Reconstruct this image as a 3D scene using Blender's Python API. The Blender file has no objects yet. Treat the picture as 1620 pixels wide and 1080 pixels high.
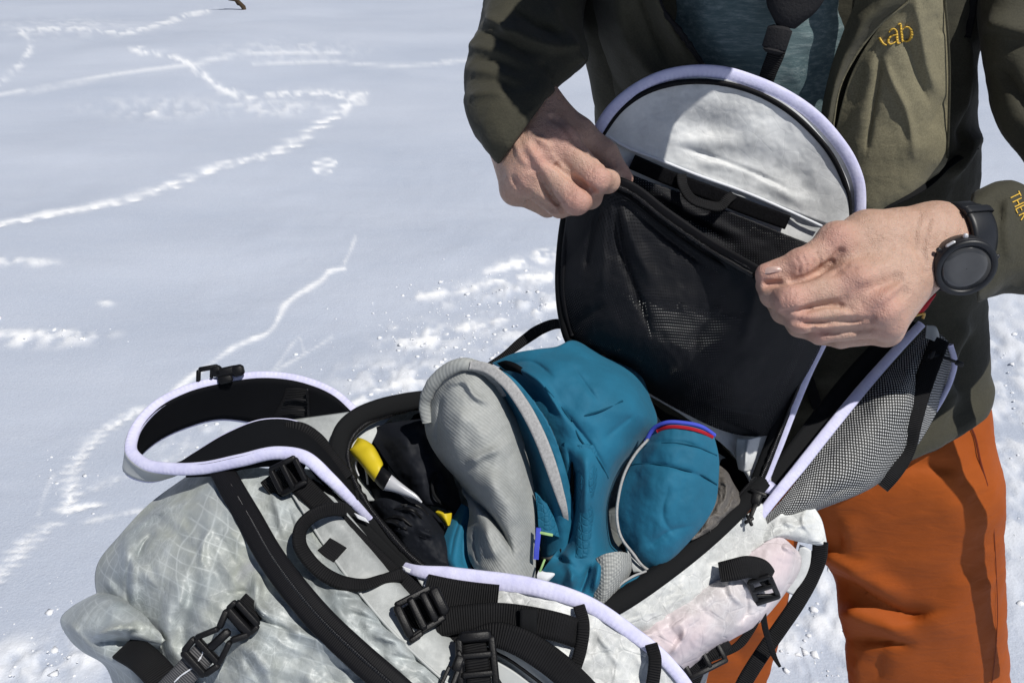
import bpy, math, random
import numpy as np
from mathutils import Vector, Matrix

random.seed(7)
SC = bpy.context.scene
COL = SC.collection

# ------------------------------------------------------------------ camera, sky, sun, exposure
PITCH = math.radians(32.0)
FPX = 1260.0                      # focal length in pixels of the 1620 px wide photograph
CAM = np.array([0.0, 0.0, 1.5])
FWD = np.array([0.0, math.cos(PITCH), -math.sin(PITCH)])
RGT = np.array([1.0, 0.0, 0.0])
UPV = np.array([0.0, math.sin(PITCH), math.cos(PITCH)])
cam_data = bpy.data.cameras.new("camera")
cam = bpy.data.objects.new("camera", cam_data)
COL.objects.link(cam)
cam.location = CAM
cam.rotation_euler = (math.pi / 2 - PITCH, 0, 0)
cam_data.sensor_width = 36.0
cam_data.lens = 36.0 * FPX / 1620.0
cam_data.clip_start = 0.01
cam_data.clip_end = 6000.0
SC.camera = cam

SUN_DIR = np.array([-0.38, 0.31, -0.87])          # the way the light travels
SUN_DIR = SUN_DIR / np.linalg.norm(SUN_DIR)
SUN_EL = math.asin(-SUN_DIR[2])
world = bpy.data.worlds.new("World")
SC.world = world
world.use_nodes = True
wn = world.node_tree.nodes
wl = world.node_tree.links
wn.clear()
sky = wn.new("ShaderNodeTexSky")
sky.sky_type = 'NISHITA'
sky.sun_disc = False
sky.sun_elevation = SUN_EL
sky.sun_rotation = math.atan2(-SUN_DIR[0], -SUN_DIR[1])
sky.altitude = 2200
bg = wn.new("ShaderNodeBackground")
bg.inputs[1].default_value = 0.05
wo = wn.new("ShaderNodeOutputWorld")
wl.new(sky.outputs[0], bg.inputs[0])
wl.new(bg.outputs[0], wo.inputs[0])

sun_data = bpy.data.lights.new("sun", 'SUN')
sun_data.energy = 5.0
sun_data.angle = math.radians(0.5)
sun_data.color = (1.0, 0.965, 0.91)
sun = bpy.data.objects.new("sun", sun_data)
COL.objects.link(sun)
sun.rotation_euler = Vector(SUN_DIR.tolist()).to_track_quat('-Z', 'Y').to_euler()
sun.location = (3, -3, 6)

SC.view_settings.view_transform = 'Standard'
SC.view_settings.look = 'None'
SC.view_settings.exposure = -0.25
SC.view_settings.gamma = 1.0
SC.view_settings.use_curve_mapping = False

# ------------------------------------------------------------------ small maths
def P3(a):
    """array (...,3) of photo x, photo y, distance along the view axis -> world points"""
    a = np.asarray(a, float)
    x = (a[..., 0] - 810.0) / FPX
    y = (540.0 - a[..., 1]) / FPX
    d = a[..., 2]
    return CAM + d[..., None] * (FWD + x[..., None] * RGT + y[..., None] * UPV)

def P(x, y, d):
    return P3(np.array([x, y, d], float))

def proj(w):
    v = np.asarray(w) - CAM
    d = v @ FWD
    d = np.where(np.abs(d) < 1e-6, 1e-6, d)
    return np.stack([810 + FPX * (v @ RGT) / d, 540 - FPX * (v @ UPV) / d, d], -1)

def spline(pts, n, t=None, tt=None):
    """smooth curve through pts (k,m) resampled at n+1 points by chord length"""
    p = np.asarray(pts, float)
    k = len(p)
    if t is None:
        w = p.copy()
        if w.shape[1] >= 3:
            w[:, 2] *= 900
        t = np.concatenate([[0], np.cumsum(np.maximum(np.linalg.norm(np.diff(w[:, :3], axis=0), axis=1), 1e-4))])
        t = t / t[-1]
    if tt is None:
        tt = np.linspace(0, 1, n + 1)
    if k == 2:
        return p[0] + (p[1] - p[0]) * tt[:, None]
    m = np.zeros_like(p)
    m[1:-1] = ((p[2:] - p[1:-1]) / (t[2:] - t[1:-1])[:, None] * (t[1:-1] - t[:-2])[:, None] +
               (p[1:-1] - p[:-2]) / (t[1:-1] - t[:-2])[:, None] * (t[2:] - t[1:-1])[:, None]) / (t[2:] - t[:-2])[:, None]
    m[0] = (p[1] - p[0]) / (t[1] - t[0])
    m[-1] = (p[-1] - p[-2]) / (t[-1] - t[-2])
    i = np.clip(np.searchsorted(t, tt, side='right') - 1, 0, k - 2)
    h = (t[i + 1] - t[i])[:, None]
    s = ((tt - t[i]) / (t[i + 1] - t[i]))[:, None]
    return ((2 * s**3 - 3 * s**2 + 1) * p[i] + (s**3 - 2 * s**2 + s) * h * m[i] +
            (-2 * s**3 + 3 * s**2) * p[i + 1] + (s**3 - s**2) * h * m[i + 1])

def _hash(ix, iy, iz, seed):
    n = (ix * 374761393 + iy * 668265263 + iz * 2147483647 % 1000003 * 97 + iz * 1274126177 + seed * 974634217) & 0xFFFFFFFF
    n = ((n ^ (n >> 13)) * 1274126177) & 0xFFFFFFFF
    return ((n ^ (n >> 16)) & 0xFFFF) / 65535.0

def vnoise(x, y, z=0.0, seed=0):
    x, y, z = np.broadcast_arrays(np.asarray(x, float), np.asarray(y, float), np.asarray(z, float))
    ix, iy, iz = (np.floor(v).astype(np.int64) for v in (x, y, z))
    fx, fy, fz = x - ix, y - iy, z - iz
    fx, fy, fz = (f * f * f * (f * (f * 6 - 15) + 10) for f in (fx, fy, fz))
    r = 0
    for a in (0, 1):
        for b in (0, 1):
            for c in (0, 1):
                w = (fx if a else 1 - fx) * (fy if b else 1 - fy) * (fz if c else 1 - fz)
                r = r + w * _hash(ix + a, iy + b, iz + c, seed)
    return r * 2 - 1

def fbm(x, y, z=0.0, seed=0, oct=4, gain=0.5):
    r, a, f = 0, 1.0, 1.0
    for o in range(oct):
        r = r + a * vnoise(np.asarray(x) * f, np.asarray(y) * f, np.asarray(z) * f, seed + o * 17)
        a *= gain
        f *= 2.03
    return r

def seg_dist(x, y, poly):
    """distance of points to a polyline in the plane"""
    best = np.full(np.shape(x), 1e9)
    pp = np.asarray(poly, float)
    for a, b in zip(pp[:-1], pp[1:]):
        ab = b[:2] - a[:2]
        t = np.clip(((x - a[0]) * ab[0] + (y - a[1]) * ab[1]) / max(ab @ ab, 1e-9), 0, 1)
        best = np.minimum(best, np.hypot(x - a[0] - t * ab[0], y - a[1] - t * ab[1]))
    return best

def smooth_poly(poly, n=24):
    return spline(np.asarray(poly, float), n) if len(poly) > 2 else np.asarray(poly, float)

def line_dist(x, y, poly):
    """distance to a drawn line, and a taper that fades towards its two ends"""
    best = np.full(np.shape(x), 1e9); par = np.zeros(np.shape(x))
    pp = np.asarray(poly, float)
    L = np.concatenate([[0], np.cumsum(np.hypot(*np.diff(pp[:, :2], axis=0).T))])
    for i, (a, b) in enumerate(zip(pp[:-1], pp[1:])):
        ab = b[:2] - a[:2]
        t = np.clip(((x - a[0]) * ab[0] + (y - a[1]) * ab[1]) / max(ab @ ab, 1e-9), 0, 1)
        d = np.hypot(x - a[0] - t * ab[0], y - a[1] - t * ab[1])
        m = d < best
        best = np.where(m, d, best)
        par = np.where(m, (L[i] + t * (L[i + 1] - L[i])) / L[-1], par)
    e = np.clip(np.minimum(par, 1 - par) / 0.28, 0, 1)
    return best, e * e * (3 - 2 * e)

def fold_height(x, y, folds):
    """sum of ridges (+) and creases (-) along drawn lines; metres towards the viewer"""
    h = np.zeros(np.shape(x))
    for f in folds:
        poly, w, a = f[0], f[1], f[2]
        d, e = line_dist(x, y, smooth_poly(poly))
        if w > 0:
            h += 1.3 * a * e * np.exp(-(d / w) ** 2)
        else:
            h += 1.3 * a * e * np.exp(-np.sqrt(d * d + 1.0) / -w)
    return h

# ------------------------------------------------------------------ objects
def link(o):
    COL.objects.link(o)
    return o

def root(name, label, cat, loc, group=None):
    o = link(bpy.data.objects.new(name, None))
    o.empty_display_size = 0.05
    o.location = [float(v) for v in loc]
    o['label'] = label
    o['category'] = cat
    if group:
        o['group'] = group
    return o

def origin_of(parent):
    o = Vector((0, 0, 0))
    while parent is not None:
        o = o + parent.location
        parent = parent.parent
    return np.array(o)

def add_mesh(name, verts, faces, material, parent=None, uv=None, smooth=True, label=None, attr=None):
    verts = np.asarray(verts, float).reshape(-1, 3) - origin_of(parent)
    me = bpy.data.meshes.new(name)
    if isinstance(faces, np.ndarray):
        nf, k = faces.shape
        me.vertices.add(len(verts))
        me.vertices.foreach_set("co", verts.astype(np.float32).ravel())
        me.loops.add(nf * k)
        me.loops.foreach_set("vertex_index", faces.astype(np.int32).ravel())
        me.polygons.add(nf)
        me.polygons.foreach_set("loop_start", np.arange(0, nf * k, k, dtype=np.int32))
        me.update(calc_edges=True)
        me.validate()
    else:
        me.from_pydata([tuple(v) for v in verts], [], [tuple(int(i) for i in f) for f in faces])
    if smooth:
        me.polygons.foreach_set("use_smooth", [True] * len(me.polygons))
    if uv is not None:
        uvl = me.uv_layers.new(name="UVMap")
        vi = np.zeros(len(me.loops), dtype=np.int32)
        me.loops.foreach_get("vertex_index", vi)
        uvl.data.foreach_set("uv", np.asarray(uv, np.float32).reshape(-1, 2)[vi].ravel())
    if attr is not None:
        for an, av in attr.items():
            a = me.attributes.new(an, 'FLOAT', 'POINT')
            a.data.foreach_set("value", np.asarray(av, np.float32).ravel())
    me.materials.append(material)
    me.update()
    o = link(bpy.data.objects.new(name, me))
    if parent is not None:
        o.parent = parent
    if label:
        o['label'] = label
    return o

def grid_faces(nv, nu, closed_u=False, base=0):
    """(nv) rows x (nu) columns of vertices"""
    r = np.arange(nv - 1)[:, None]
    cu = nu if closed_u else nu - 1
    c = np.arange(cu)[None, :]
    c2 = (c + 1) % nu
    f = np.stack(np.broadcast_arrays(r * nu + c, r * nu + c2, (r + 1) * nu + c2, (r + 1) * nu + c), -1)
    return f.reshape(-1, 4) + base

def grid_normals(G):
    du = np.gradient(G, axis=1)
    dv = np.gradient(G, axis=0)
    n = np.cross(du, dv)
    n /= np.maximum(np.linalg.norm(n, axis=-1, keepdims=True), 1e-12)
    return n

def shell(G, thick, outward):
    """closed sheet with thickness from a vertex grid; outward = grid of unit normals of the seen side"""
    nv, nu = G.shape[:2]
    back = G - outward * thick
    V = np.concatenate([G.reshape(-1, 3), back.reshape(-1, 3)])
    f1 = grid_faces(nv, nu)
    f2 = grid_faces(nv, nu, base=nv * nu)[:, ::-1]
    edge = []
    idx = np.arange(nv * nu).reshape(nv, nu)
    loop = np.concatenate([idx[0, :], idx[1:, -1], idx[-1, -2::-1], idx[-2:0:-1, 0]])
    l2 = np.roll(loop, -1)
    f3 = np.stack([l2, loop, loop + nv * nu, l2 + nv * nu], -1)
    return V, np.concatenate([f1, f2, f3])

def crumple_field(x, y, scale, seed, n=9):
    """straight sharp creases running in many directions, each alive only in places"""
    rnd = random.Random(seed)
    h = np.zeros(np.shape(x))
    wx = x + 0.25 * scale * vnoise(x / scale / 1.4, y / scale / 1.4, seed=seed + 5)
    wy = y + 0.25 * scale * vnoise(x / scale / 1.4, y / scale / 1.4, seed=seed + 6)
    for i in range(n):
        th = rnd.uniform(0, math.pi)
        per = scale * rnd.uniform(0.6, 1.9)
        q = (wx * math.cos(th) + wy * math.sin(th)) / per + rnd.random() * 9
        tri = np.abs(q - np.floor(q) - 0.5) * 2
        m = np.clip(0.5 + 1.6 * vnoise(x / scale / 1.2, y / scale / 1.2, seed=seed + 20 + i), 0, 1)
        h += per / scale * m * (tri - 0.5) * (1 if i % 3 else -1)
    return h / math.sqrt(n)

LOFTS = {}
def loft_grid(rows, nu=60, nv=60, folds=(), wrinkle=None, crinkle=None, bulge=0.0, crumple=None):
    R = np.stack([spline(np.array(r, float), nu) for r in rows])          # rows, nu+1, 3
    w = R.copy()
    w[..., 2] *= 900
    step = np.maximum(np.linalg.norm(np.diff(w, axis=0), axis=-1).mean(axis=1), 1e-3)
    t = np.concatenate([[0], np.cumsum(step)])
    t /= t[-1]
    G = np.stack([spline(R[:, j], nv, t=t) for j in range(nu + 1)], axis=1)  # nv+1, nu+1, 3
    x, y = G[..., 0], G[..., 1]
    h = fold_height(x, y, folds)
    uu = np.linspace(0, 1, nu + 1)[None, :]
    em = np.clip(np.minimum(uu, 1 - uu) / 0.12, 0, 1)
    if wrinkle:
        h = h + em * wrinkle[0] * fbm(x / wrinkle[1], y / wrinkle[1], seed=wrinkle[2] if len(wrinkle) > 2 else 3)
    if crinkle:
        sd = crinkle[2] if len(crinkle) > 2 else 5
        a, s = crinkle[0], crinkle[1]
        wx = x + 0.35 * s * vnoise(x / s / 1.7, y / s / 1.7, seed=sd + 50)
        wy = y + 0.35 * s * vnoise(x / s / 1.7, y / s / 1.7, seed=sd + 51)
        h = h + em * (a * (0.6 - 2 * np.abs(vnoise(wx / s, wy / s, seed=sd))) + 0.4 * a * (0.6 - 2 * np.abs(vnoise(wx / s * 2.3, wy / s * 2.3, seed=sd + 1))))
    if crumple:
        h = h + (0.08 + 0.92 * em) * crumple[0] * (crumple_field(x, y, crumple[1], crumple[2]) + 0.42 * crumple_field(x, y, crumple[1] * 0.42, crumple[2] + 1))
    if bulge:
        vv = np.linspace(0, 1, nv + 1)[:, None]
        h = h + bulge * np.sqrt(np.clip(16 * uu * (1 - uu) * vv * (1 - vv), 0, 1))
    G = G.copy()
    G[..., 2] -= h
    return G

def loft(name, rows, material, parent, nu=60, nv=60, thick=0.002, label=None, edge=0.0, **kw):
    """cloth sheet spanned through rows of (photo x, photo y, distance) points, with real thickness"""
    G = loft_grid(rows, nu, nv, **kw)
    LOFTS[name] = G
    W = P3(G)
    n = grid_normals(W)
    view = CAM - W
    if (np.einsum('ijk,ijk->ij', n, view)).mean() < 0:
        n = -n
    V, F = shell(W, thick, n)
    mid = W[W.shape[0] // 2]
    midv = W[:, W.shape[1] // 2]
    u = np.concatenate([[0], np.cumsum(np.linalg.norm(np.diff(mid, axis=0), axis=1))])
    v = np.concatenate([[0], np.cumsum(np.linalg.norm(np.diff(midv, axis=0), axis=1))])
    UV = np.stack(np.broadcast_arrays(u[None, :], v[:, None]), -1).reshape(-1, 2)
    UV = np.concatenate([UV, UV])
    o = add_mesh(name, V, F, material, parent, uv=UV, label=label)
    return o

def depth_on(name, x, y):
    G = LOFTS[name].reshape(-1, 3)
    q = (G[:, 0] - x) ** 2 + (G[:, 1] - y) ** 2
    i = np.argpartition(q, 4)[:4]
    w = 1 / (q[i] + 1e-3)
    return float((G[i, 2] * w).sum() / w.sum())

def frame_of(path3):
    T = np.gradient(path3, axis=0)
    T /= np.maximum(np.linalg.norm(T, axis=1, keepdims=True), 1e-9)
    view = CAM - path3
    view /= np.linalg.norm(view, axis=1, keepdims=True)
    S = np.cross(T, view)
    S /= np.maximum(np.linalg.norm(S, axis=1, keepdims=True), 1e-9)
    N = np.cross(S, T)
    return T, S, N

def ribbon(name, pts, width, material, parent, thick=0.0016, n=60, roll=0.0, label=None, wpx=False, camber=0.0, ripple=0.0):
    """webbing along pts (x,y,d). width metres (or list) ; roll radians (or list)"""
    p = spline(np.array(pts, float), n)
    W = P3(p)
    T, S, N = frame_of(W)
    tt = np.linspace(0, 1, n + 1)
    def along(q):
        q = np.atleast_1d(np.asarray(q, float))
        return np.interp(tt, np.linspace(0, 1, len(q)), q)
    w = along(width)
    if wpx:
        w = w * p[:, 2] / FPX
    ro = along(roll)
    S2 = S * np.cos(ro)[:, None] + N * np.sin(ro)[:, None]
    N2 = N * np.cos(ro)[:, None] - S * np.sin(ro)[:, None]
    cs = [(-.5, -.5), (-.47, .42), (-.3, .5), (0, .5 + camber), (.3, .5), (.47, .42), (.5, -.5), (0, -.5)]
    V = np.stack([W + S2 * (c[0] * w)[:, None] + N2 * (c[1] * thick) for c in cs], axis=1)
    if ripple:
        V += N2[:, None, :] * (ripple * vnoise(tt * n / 5.0, 0.5, seed=len(name)))[:, None, None]
    L = np.concatenate([[0], np.cumsum(np.linalg.norm(np.diff(W, axis=0), axis=1))])
    UV = np.stack([np.stack([c[0] * w, L], -1) for c in cs], axis=1).reshape(-1, 2)
    k = len(cs)
    F = [tuple(f) for f in grid_faces(n + 1, k, closed_u=True)]
    F += [tuple(range(k)), tuple(range(n * k + k - 1, n * k - 1, -1))]
    return add_mesh(name, V.reshape(-1, 3), F, material, parent, uv=UV, label=label)

def tube(name, pts, r, material, parent, n=80, k=10, label=None, flat=1.0, jitter=0.0):
    p = spline(np.array(pts, float), n)
    W = P3(p)
    T, S, N = frame_of(W)
    tt = np.linspace(0, 1, n + 1)
    r = np.interp(tt, np.linspace(0, 1, len(np.atleast_1d(r))), np.atleast_1d(r))
    if jitter:
        r = r * (1 + jitter * vnoise(tt * n / 3, 0.3, seed=5))
    th = np.arange(k) * 2 * math.pi / k
    V = W[:, None] + S[:, None] * (np.cos(th)[None, :, None] * r[:, None, None]) + N[:, None] * (np.sin(th)[None, :, None] * r[:, None, None] * flat)
    L = np.concatenate([[0], np.cumsum(np.linalg.norm(np.diff(W, axis=0), axis=1))])
    UV = np.stack(np.broadcast_arrays((th * 0.004)[None, :], L[:, None]), -1).reshape(-1, 2)
    F = [tuple(f) for f in grid_faces(n + 1, k, closed_u=True)]
    F += [tuple(range(k)), tuple(range(n * k + k - 1, n * k - 1, -1))]
    return add_mesh(name, V.reshape(-1, 3), F, material, parent, uv=UV, label=label)

def limb_grid(rings, nu=72, nv=80, folds=(), wrinkle=None):
    """tube of cloth; ring = (xl,yl,xr,yr,d,half_depth[,front_dx,front_dy])"""
    R = np.array([list(r) + [0, 0] * (len(r) < 8) for r in rings], float)
    mid = (R[:, :2] + R[:, 2:4]) / 2
    t = np.concatenate([[0], np.cumsum(np.linalg.norm(np.diff(np.c_[mid, R[:, 4] * 900], axis=0), axis=1) + 1)])
    t /= t[-1]
    Q = spline(R, nv, t=t)
    A = P3(Q[:, [0, 1, 4]])
    B = P3(Q[:, [2, 3, 4]])
    C = (A + B) / 2
    ax = (B - A) / 2
    mx = (Q[:, 0] + Q[:, 2]) / 2 + Q[:, 6]
    my = (Q[:, 1] + Q[:, 3]) / 2 + Q[:, 7]
    bx = P3(np.stack([mx, my, Q[:, 4] - Q[:, 5]], -1)) - P3(np.stack([(Q[:, 0] + Q[:, 2]) / 2, (Q[:, 1] + Q[:, 3]) / 2, Q[:, 4]], -1))
    th = np.arange(nu) * 2 * math.pi / nu
    c, s = np.cos(th), np.sin(th)
    e = 0.85
    ce, se = np.sign(c) * np.abs(c) ** e, np.sign(s) * np.abs(s) ** e
    W = C[:, None] + ax[:, None] * ce[None, :, None] + bx[:, None] * se[None, :, None]
    if folds or wrinkle:
        px = proj(W)
        h = np.zeros(W.shape[:2])
        if folds:
            h = h + fold_height(px[..., 0], px[..., 1], folds) * np.clip(s[None, :] * 2 + 0.4, 0, 1)
        if wrinkle:
            h = h + wrinkle[0] * fbm(W[..., 0] / wrinkle[1], W[..., 1] / wrinkle[1], W[..., 2] / wrinkle[1], seed=9)
        nn = W - C[:, None]
        nn /= np.maximum(np.linalg.norm(nn, axis=-1, keepdims=True), 1e-9)
        W = W + nn * h[..., None]
    return W

def limb(name, rings, material, parent, nu=72, nv=80, label=None, cap=True, **kw):
    W = limb_grid(rings, nu, nv, **kw)
    LOFTS[name] = proj(W[:, :nu // 2 + 1])
    L = np.concatenate([[0], np.cumsum(np.linalg.norm(np.diff(W.mean(axis=1), axis=0), axis=1))])
    per = np.linalg.norm(np.diff(W[nv // 2], axis=0), axis=1).sum()
    UV = np.stack(np.broadcast_arrays((np.arange(nu) / nu * per)[None, :], L[:, None]), -1).reshape(-1, 2)
    F = [tuple(f) for f in grid_faces(nv + 1, nu, closed_u=True)]
    if cap:
        F += [tuple(range(nu)), tuple(range(nv * nu + nu - 1, nv * nu - 1, -1))]
    return add_mesh(name, W.reshape(-1, 3), F, material, parent, uv=UV, label=label)

# ------------------------------------------------------------------ implicit bodies (hands, head)
def smin(a, b, k):
    h = np.clip(0.5 + 0.5 * (b - a) / k, 0, 1)
    return b + (a - b) * h - k * h * (1 - h)

class Field:
    def __init__(self, lo, hi, res):
        self.lo = np.asarray(lo, float)
        self.res = res
        self.n = np.ceil((np.asarray(hi) - self.lo) / res).astype(int) + 1
        self.f = np.full(self.n, 0.05, np.float32)
        self.ax = [self.lo[i] + np.arange(self.n[i]) * res for i in range(3)]
    def box(self, pts, m):
        pts = np.asarray(pts)
        a = np.clip(np.floor((pts.min(0) - m - self.lo) / self.res).astype(int), 0, self.n - 1)
        b = np.clip(np.ceil((pts.max(0) + m - self.lo) / self.res).astype(int) + 1, 1, self.n)
        sl = tuple(slice(a[i], max(b[i], a[i] + 1)) for i in range(3))
        X = np.stack(np.meshgrid(*[self.ax[i][sl[i]] for i in range(3)], indexing='ij'), -1)
        return sl, X
    def cone_d(self, X, a, b, ra, rb):
        ab = b - a
        t = np.clip(((X - a) @ ab) / max(ab @ ab, 1e-12), 0, 1)
        return np.linalg.norm(X - a - t[..., None] * ab, axis=-1) - (ra + (rb - ra) * t)
    def chain(self, pts, rad, kin=0.004, k=0.006):
        """tapered chain, joined softly inside itself and to the body"""
        pts = np.asarray(pts, float)
        sl, X = self.box(pts, max(rad) + 0.045)
        d = None
        for i in range(len(pts) - 1):
            e = self.cone_d(X, pts[i], pts[i + 1], rad[i], rad[i + 1])
            d = e if d is None else smin(d, e, kin)
        self.f[sl] = smin(self.f[sl], np.minimum(d, 0.045), k)
    def ball(self, c, r, k=0.01, sc=(1, 1, 1)):
        c = np.asarray(c, float)
        sl, X = self.box([c], r * max(sc) + 0.05)
        q = (X - c) / np.asarray(sc)
        d = (np.linalg.norm(q, axis=-1) - r) * min(sc)
        self.f[sl] = smin(self.f[sl], np.minimum(d, 0.045), k)
    def groove(self, pts, r, k=0.004):
        pts = np.asarray(pts, float)
        sl, X = self.box(pts, r + 0.02)
        d = None
        for i in range(len(pts) - 1):
            e = self.cone_d(X, pts[i], pts[i + 1], r, r)
            d = e if d is None else np.minimum(d, e)
        self.f[sl] = -smin(-self.f[sl], d, k)
    def surf(self, x, y):
        d = np.arange(.54, .84, .0005)
        q = P3(np.stack([np.full_like(d, x), np.full_like(d, y), d], -1))
        i = np.clip(np.round((q - self.lo) / self.res).astype(int), 0, self.n - 1)
        v = self.f[i[:, 0], i[:, 1], i[:, 2]]
        k = np.argmax(v < 0)
        return float(d[k]) if v[k] < 0 else None
    def crease(self, line, r, k=.003, up=.25):
        """a furrow that follows the skin along a line"""
        pts = []
        for x, y in spline(np.array([(a, b, 0) for a, b in line], float), 14)[:, :2]:
            d = self.surf(x, y)
            if d is not None:
                pts.append(P(x, y, d - r * up))
        if len(pts) > 1:
            self.groove(pts, r, k)
    def welt(self, line, r, sink=.6, k=.006):
        pts = []
        for x, y in spline(np.array([(a, b, 0) for a, b in line], float), 8)[:, :2]:
            d = self.surf(x, y)
            if d is not None:
                pts.append(P(x, y, d + r * sink))
        if len(pts) > 1:
            self.chain(pts, [r] * len(pts), .002, k)
    def mesh(self):
        f = self.f
        ins = f < 0
        nx, ny, nz = f.shape
        c = np.zeros((nx - 1, ny - 1, nz - 1), np.int8)
        for a in (0, 1):
            for b in (0, 1):
                for g in (0, 1):
                    c += ins[a:nx - 1 + a, b:ny - 1 + b, g:nz - 1 + g]
        act = (c > 0) & (c < 8)
        idx = np.full(act.shape, -1, np.int64)
        I = np.argwhere(act)
        idx[act] = np.arange(len(I))
        acc = np.zeros((len(I), 3))
        cnt = np.zeros(len(I))
        corners = [(a, b, g) for a in (0, 1) for b in (0, 1) for g in (0, 1)]
        vals = {q: f[I[:, 0] + q[0], I[:, 1] + q[1], I[:, 2] + q[2]].astype(float) for q in corners}
        for q in corners:
            for axn in range(3):
                if q[axn] == 0:
                    r = list(q); r[axn] = 1; r = tuple(r)
                    va, vb = vals[q], vals[r]
                    m = (va < 0) != (vb < 0)
                    t = np.where(m, va / np.where(m, va - vb, 1), 0)
                    pq = np.array(q, float)[None, :].repeat(len(I), 0)
                    pq[:, axn] = t
                    acc[m] += pq[m]
                    cnt[m] += 1
        V = self.lo + (I + acc / cnt[:, None]) * self.res
        F = []
        for axn in range(3):
            s0 = [slice(None)] * 3; s1 = [slice(None)] * 3
            s0[axn] = slice(0, -1); s1[axn] = slice(1, None)
            A, B = ins[tuple(s0)], ins[tuple(s1)]
            e = np.argwhere(A != B)
            u, v = [(1, 2), (2, 0), (0, 1)][axn]
            ok = (e[:, u] > 0) & (e[:, v] > 0) & (e[:, u] < f.shape[u] - 1) & (e[:, v] < f.shape[v] - 1)
            e = e[ok]
            flip = A[e[:, 0], e[:, 1], e[:, 2]]
            q = []
            for du, dv in ((1, 1), (0, 1), (0, 0), (1, 0)):
                g = e.copy(); g[:, u] -= du; g[:, v] -= dv
                q.append(idx[g[:, 0], g[:, 1], g[:, 2]])
            q = np.stack(q, -1)
            q[~flip] = q[~flip][:, ::-1]
            F.append(q)
        F = np.concatenate(F)
        F = F[(F >= 0).all(1)]
        return V, F

def relax(V, F, it=3, lam=0.5):
    for _ in range(it):
        s = np.zeros_like(V); n = np.zeros(len(V))
        for k in range(4):
            a, b = F[:, k], F[:, (k + 1) % 4]
            np.add.at(s, a, V[b]); np.add.at(n, a, 1)
            np.add.at(s, b, V[a]); np.add.at(n, b, 1)
        V = V + lam * (s / np.maximum(n, 1)[:, None] - V)
    return V

# ------------------------------------------------------------------ moulded plastic parts in a local frame
def local_frame(c, along, tilt=0.0, roll=0.0):
    """c=(x,y,d) centre, along=(x,y,d) a point towards +X; returns 4x4 matrix, Z towards the viewer"""
    o = P(*c)
    X = P(*along) - o
    X /= np.linalg.norm(X)
    v = CAM - o
    v /= np.linalg.norm(v)
    Y = np.cross(v, X); Y /= np.linalg.norm(Y)
    Z = np.cross(X, Y)
    if roll:
        Y, Z = Y * math.cos(roll) + Z * math.sin(roll), Z * math.cos(roll) - Y * math.sin(roll)
    if tilt:
        X, Z = X * math.cos(tilt) + Z * math.sin(tilt), Z * math.cos(tilt) - X * math.sin(tilt)
    M = np.eye(4)
    M[:3, 0], M[:3, 1], M[:3, 2], M[:3, 3] = X, Y, Z, o
    return M

def rbar(a, b, w, h, rnd=0.3):
    """rounded bar from a to b in local coordinates: verts, faces"""
    a, b = np.array(a, float), np.array(b, float)
    T = b - a
    L = np.linalg.norm(T); T /= L
    up = np.array([0, 0, 1.0]) if abs(T[2]) < 0.9 else np.array([0, 1.0, 0])
    S = np.cross(T, up); S /= np.linalg.norm(S)
    N = np.cross(S, T)
    ring = [(-1, -.5), (-1, .5), (-.6, 1), (.6, 1), (1, .5), (1, -.5), (.6, -1), (-.6, -1)]
    V, F = [], []
    st = [(0, .6), (min(w, h) * .35 / L, 1), (1 - min(w, h) * .35 / L, 1), (1, .6)]
    for t, s in st:
        for r in ring:
            V.append(a + T * L * t + S * r[0] * w / 2 * s + N * r[1] * h / 2 * s)
    for i in range(3):
        for j in range(8):
            F.append((i * 8 + j, i * 8 + (j + 1) % 8, (i + 1) * 8 + (j + 1) % 8, (i + 1) * 8 + j))
    F.append(tuple(range(7, -1, -1)))
    F.append(tuple(range(24, 32)))
    return V, F

def moulding(name, M, bars, material, parent, label=None):
    V, F = [], []
    for b in bars:
        v, f = rbar(b[0], b[1], b[2] * .82, b[3] * .72)
        o = len(V)
        V += v
        F += [tuple(i + o for i in q) for q in f]
    V = np.array(V)
    W = V @ M[:3, :3].T + M[:3, 3]
    o = add_mesh(name, W, F, material, parent, label=label)
    md = o.modifiers.new("bevel", 'BEVEL')
    md.width = 0.0003; md.segments = 2
    return o

# ------------------------------------------------------------------ materials
def hexlin(r, g, b):
    f = lambda c: ((c / 255 + 0.055) / 1.055) ** 2.4 if c > 10 else c / 255 / 12.92
    return (f(r), f(g), f(b), 1)

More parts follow.
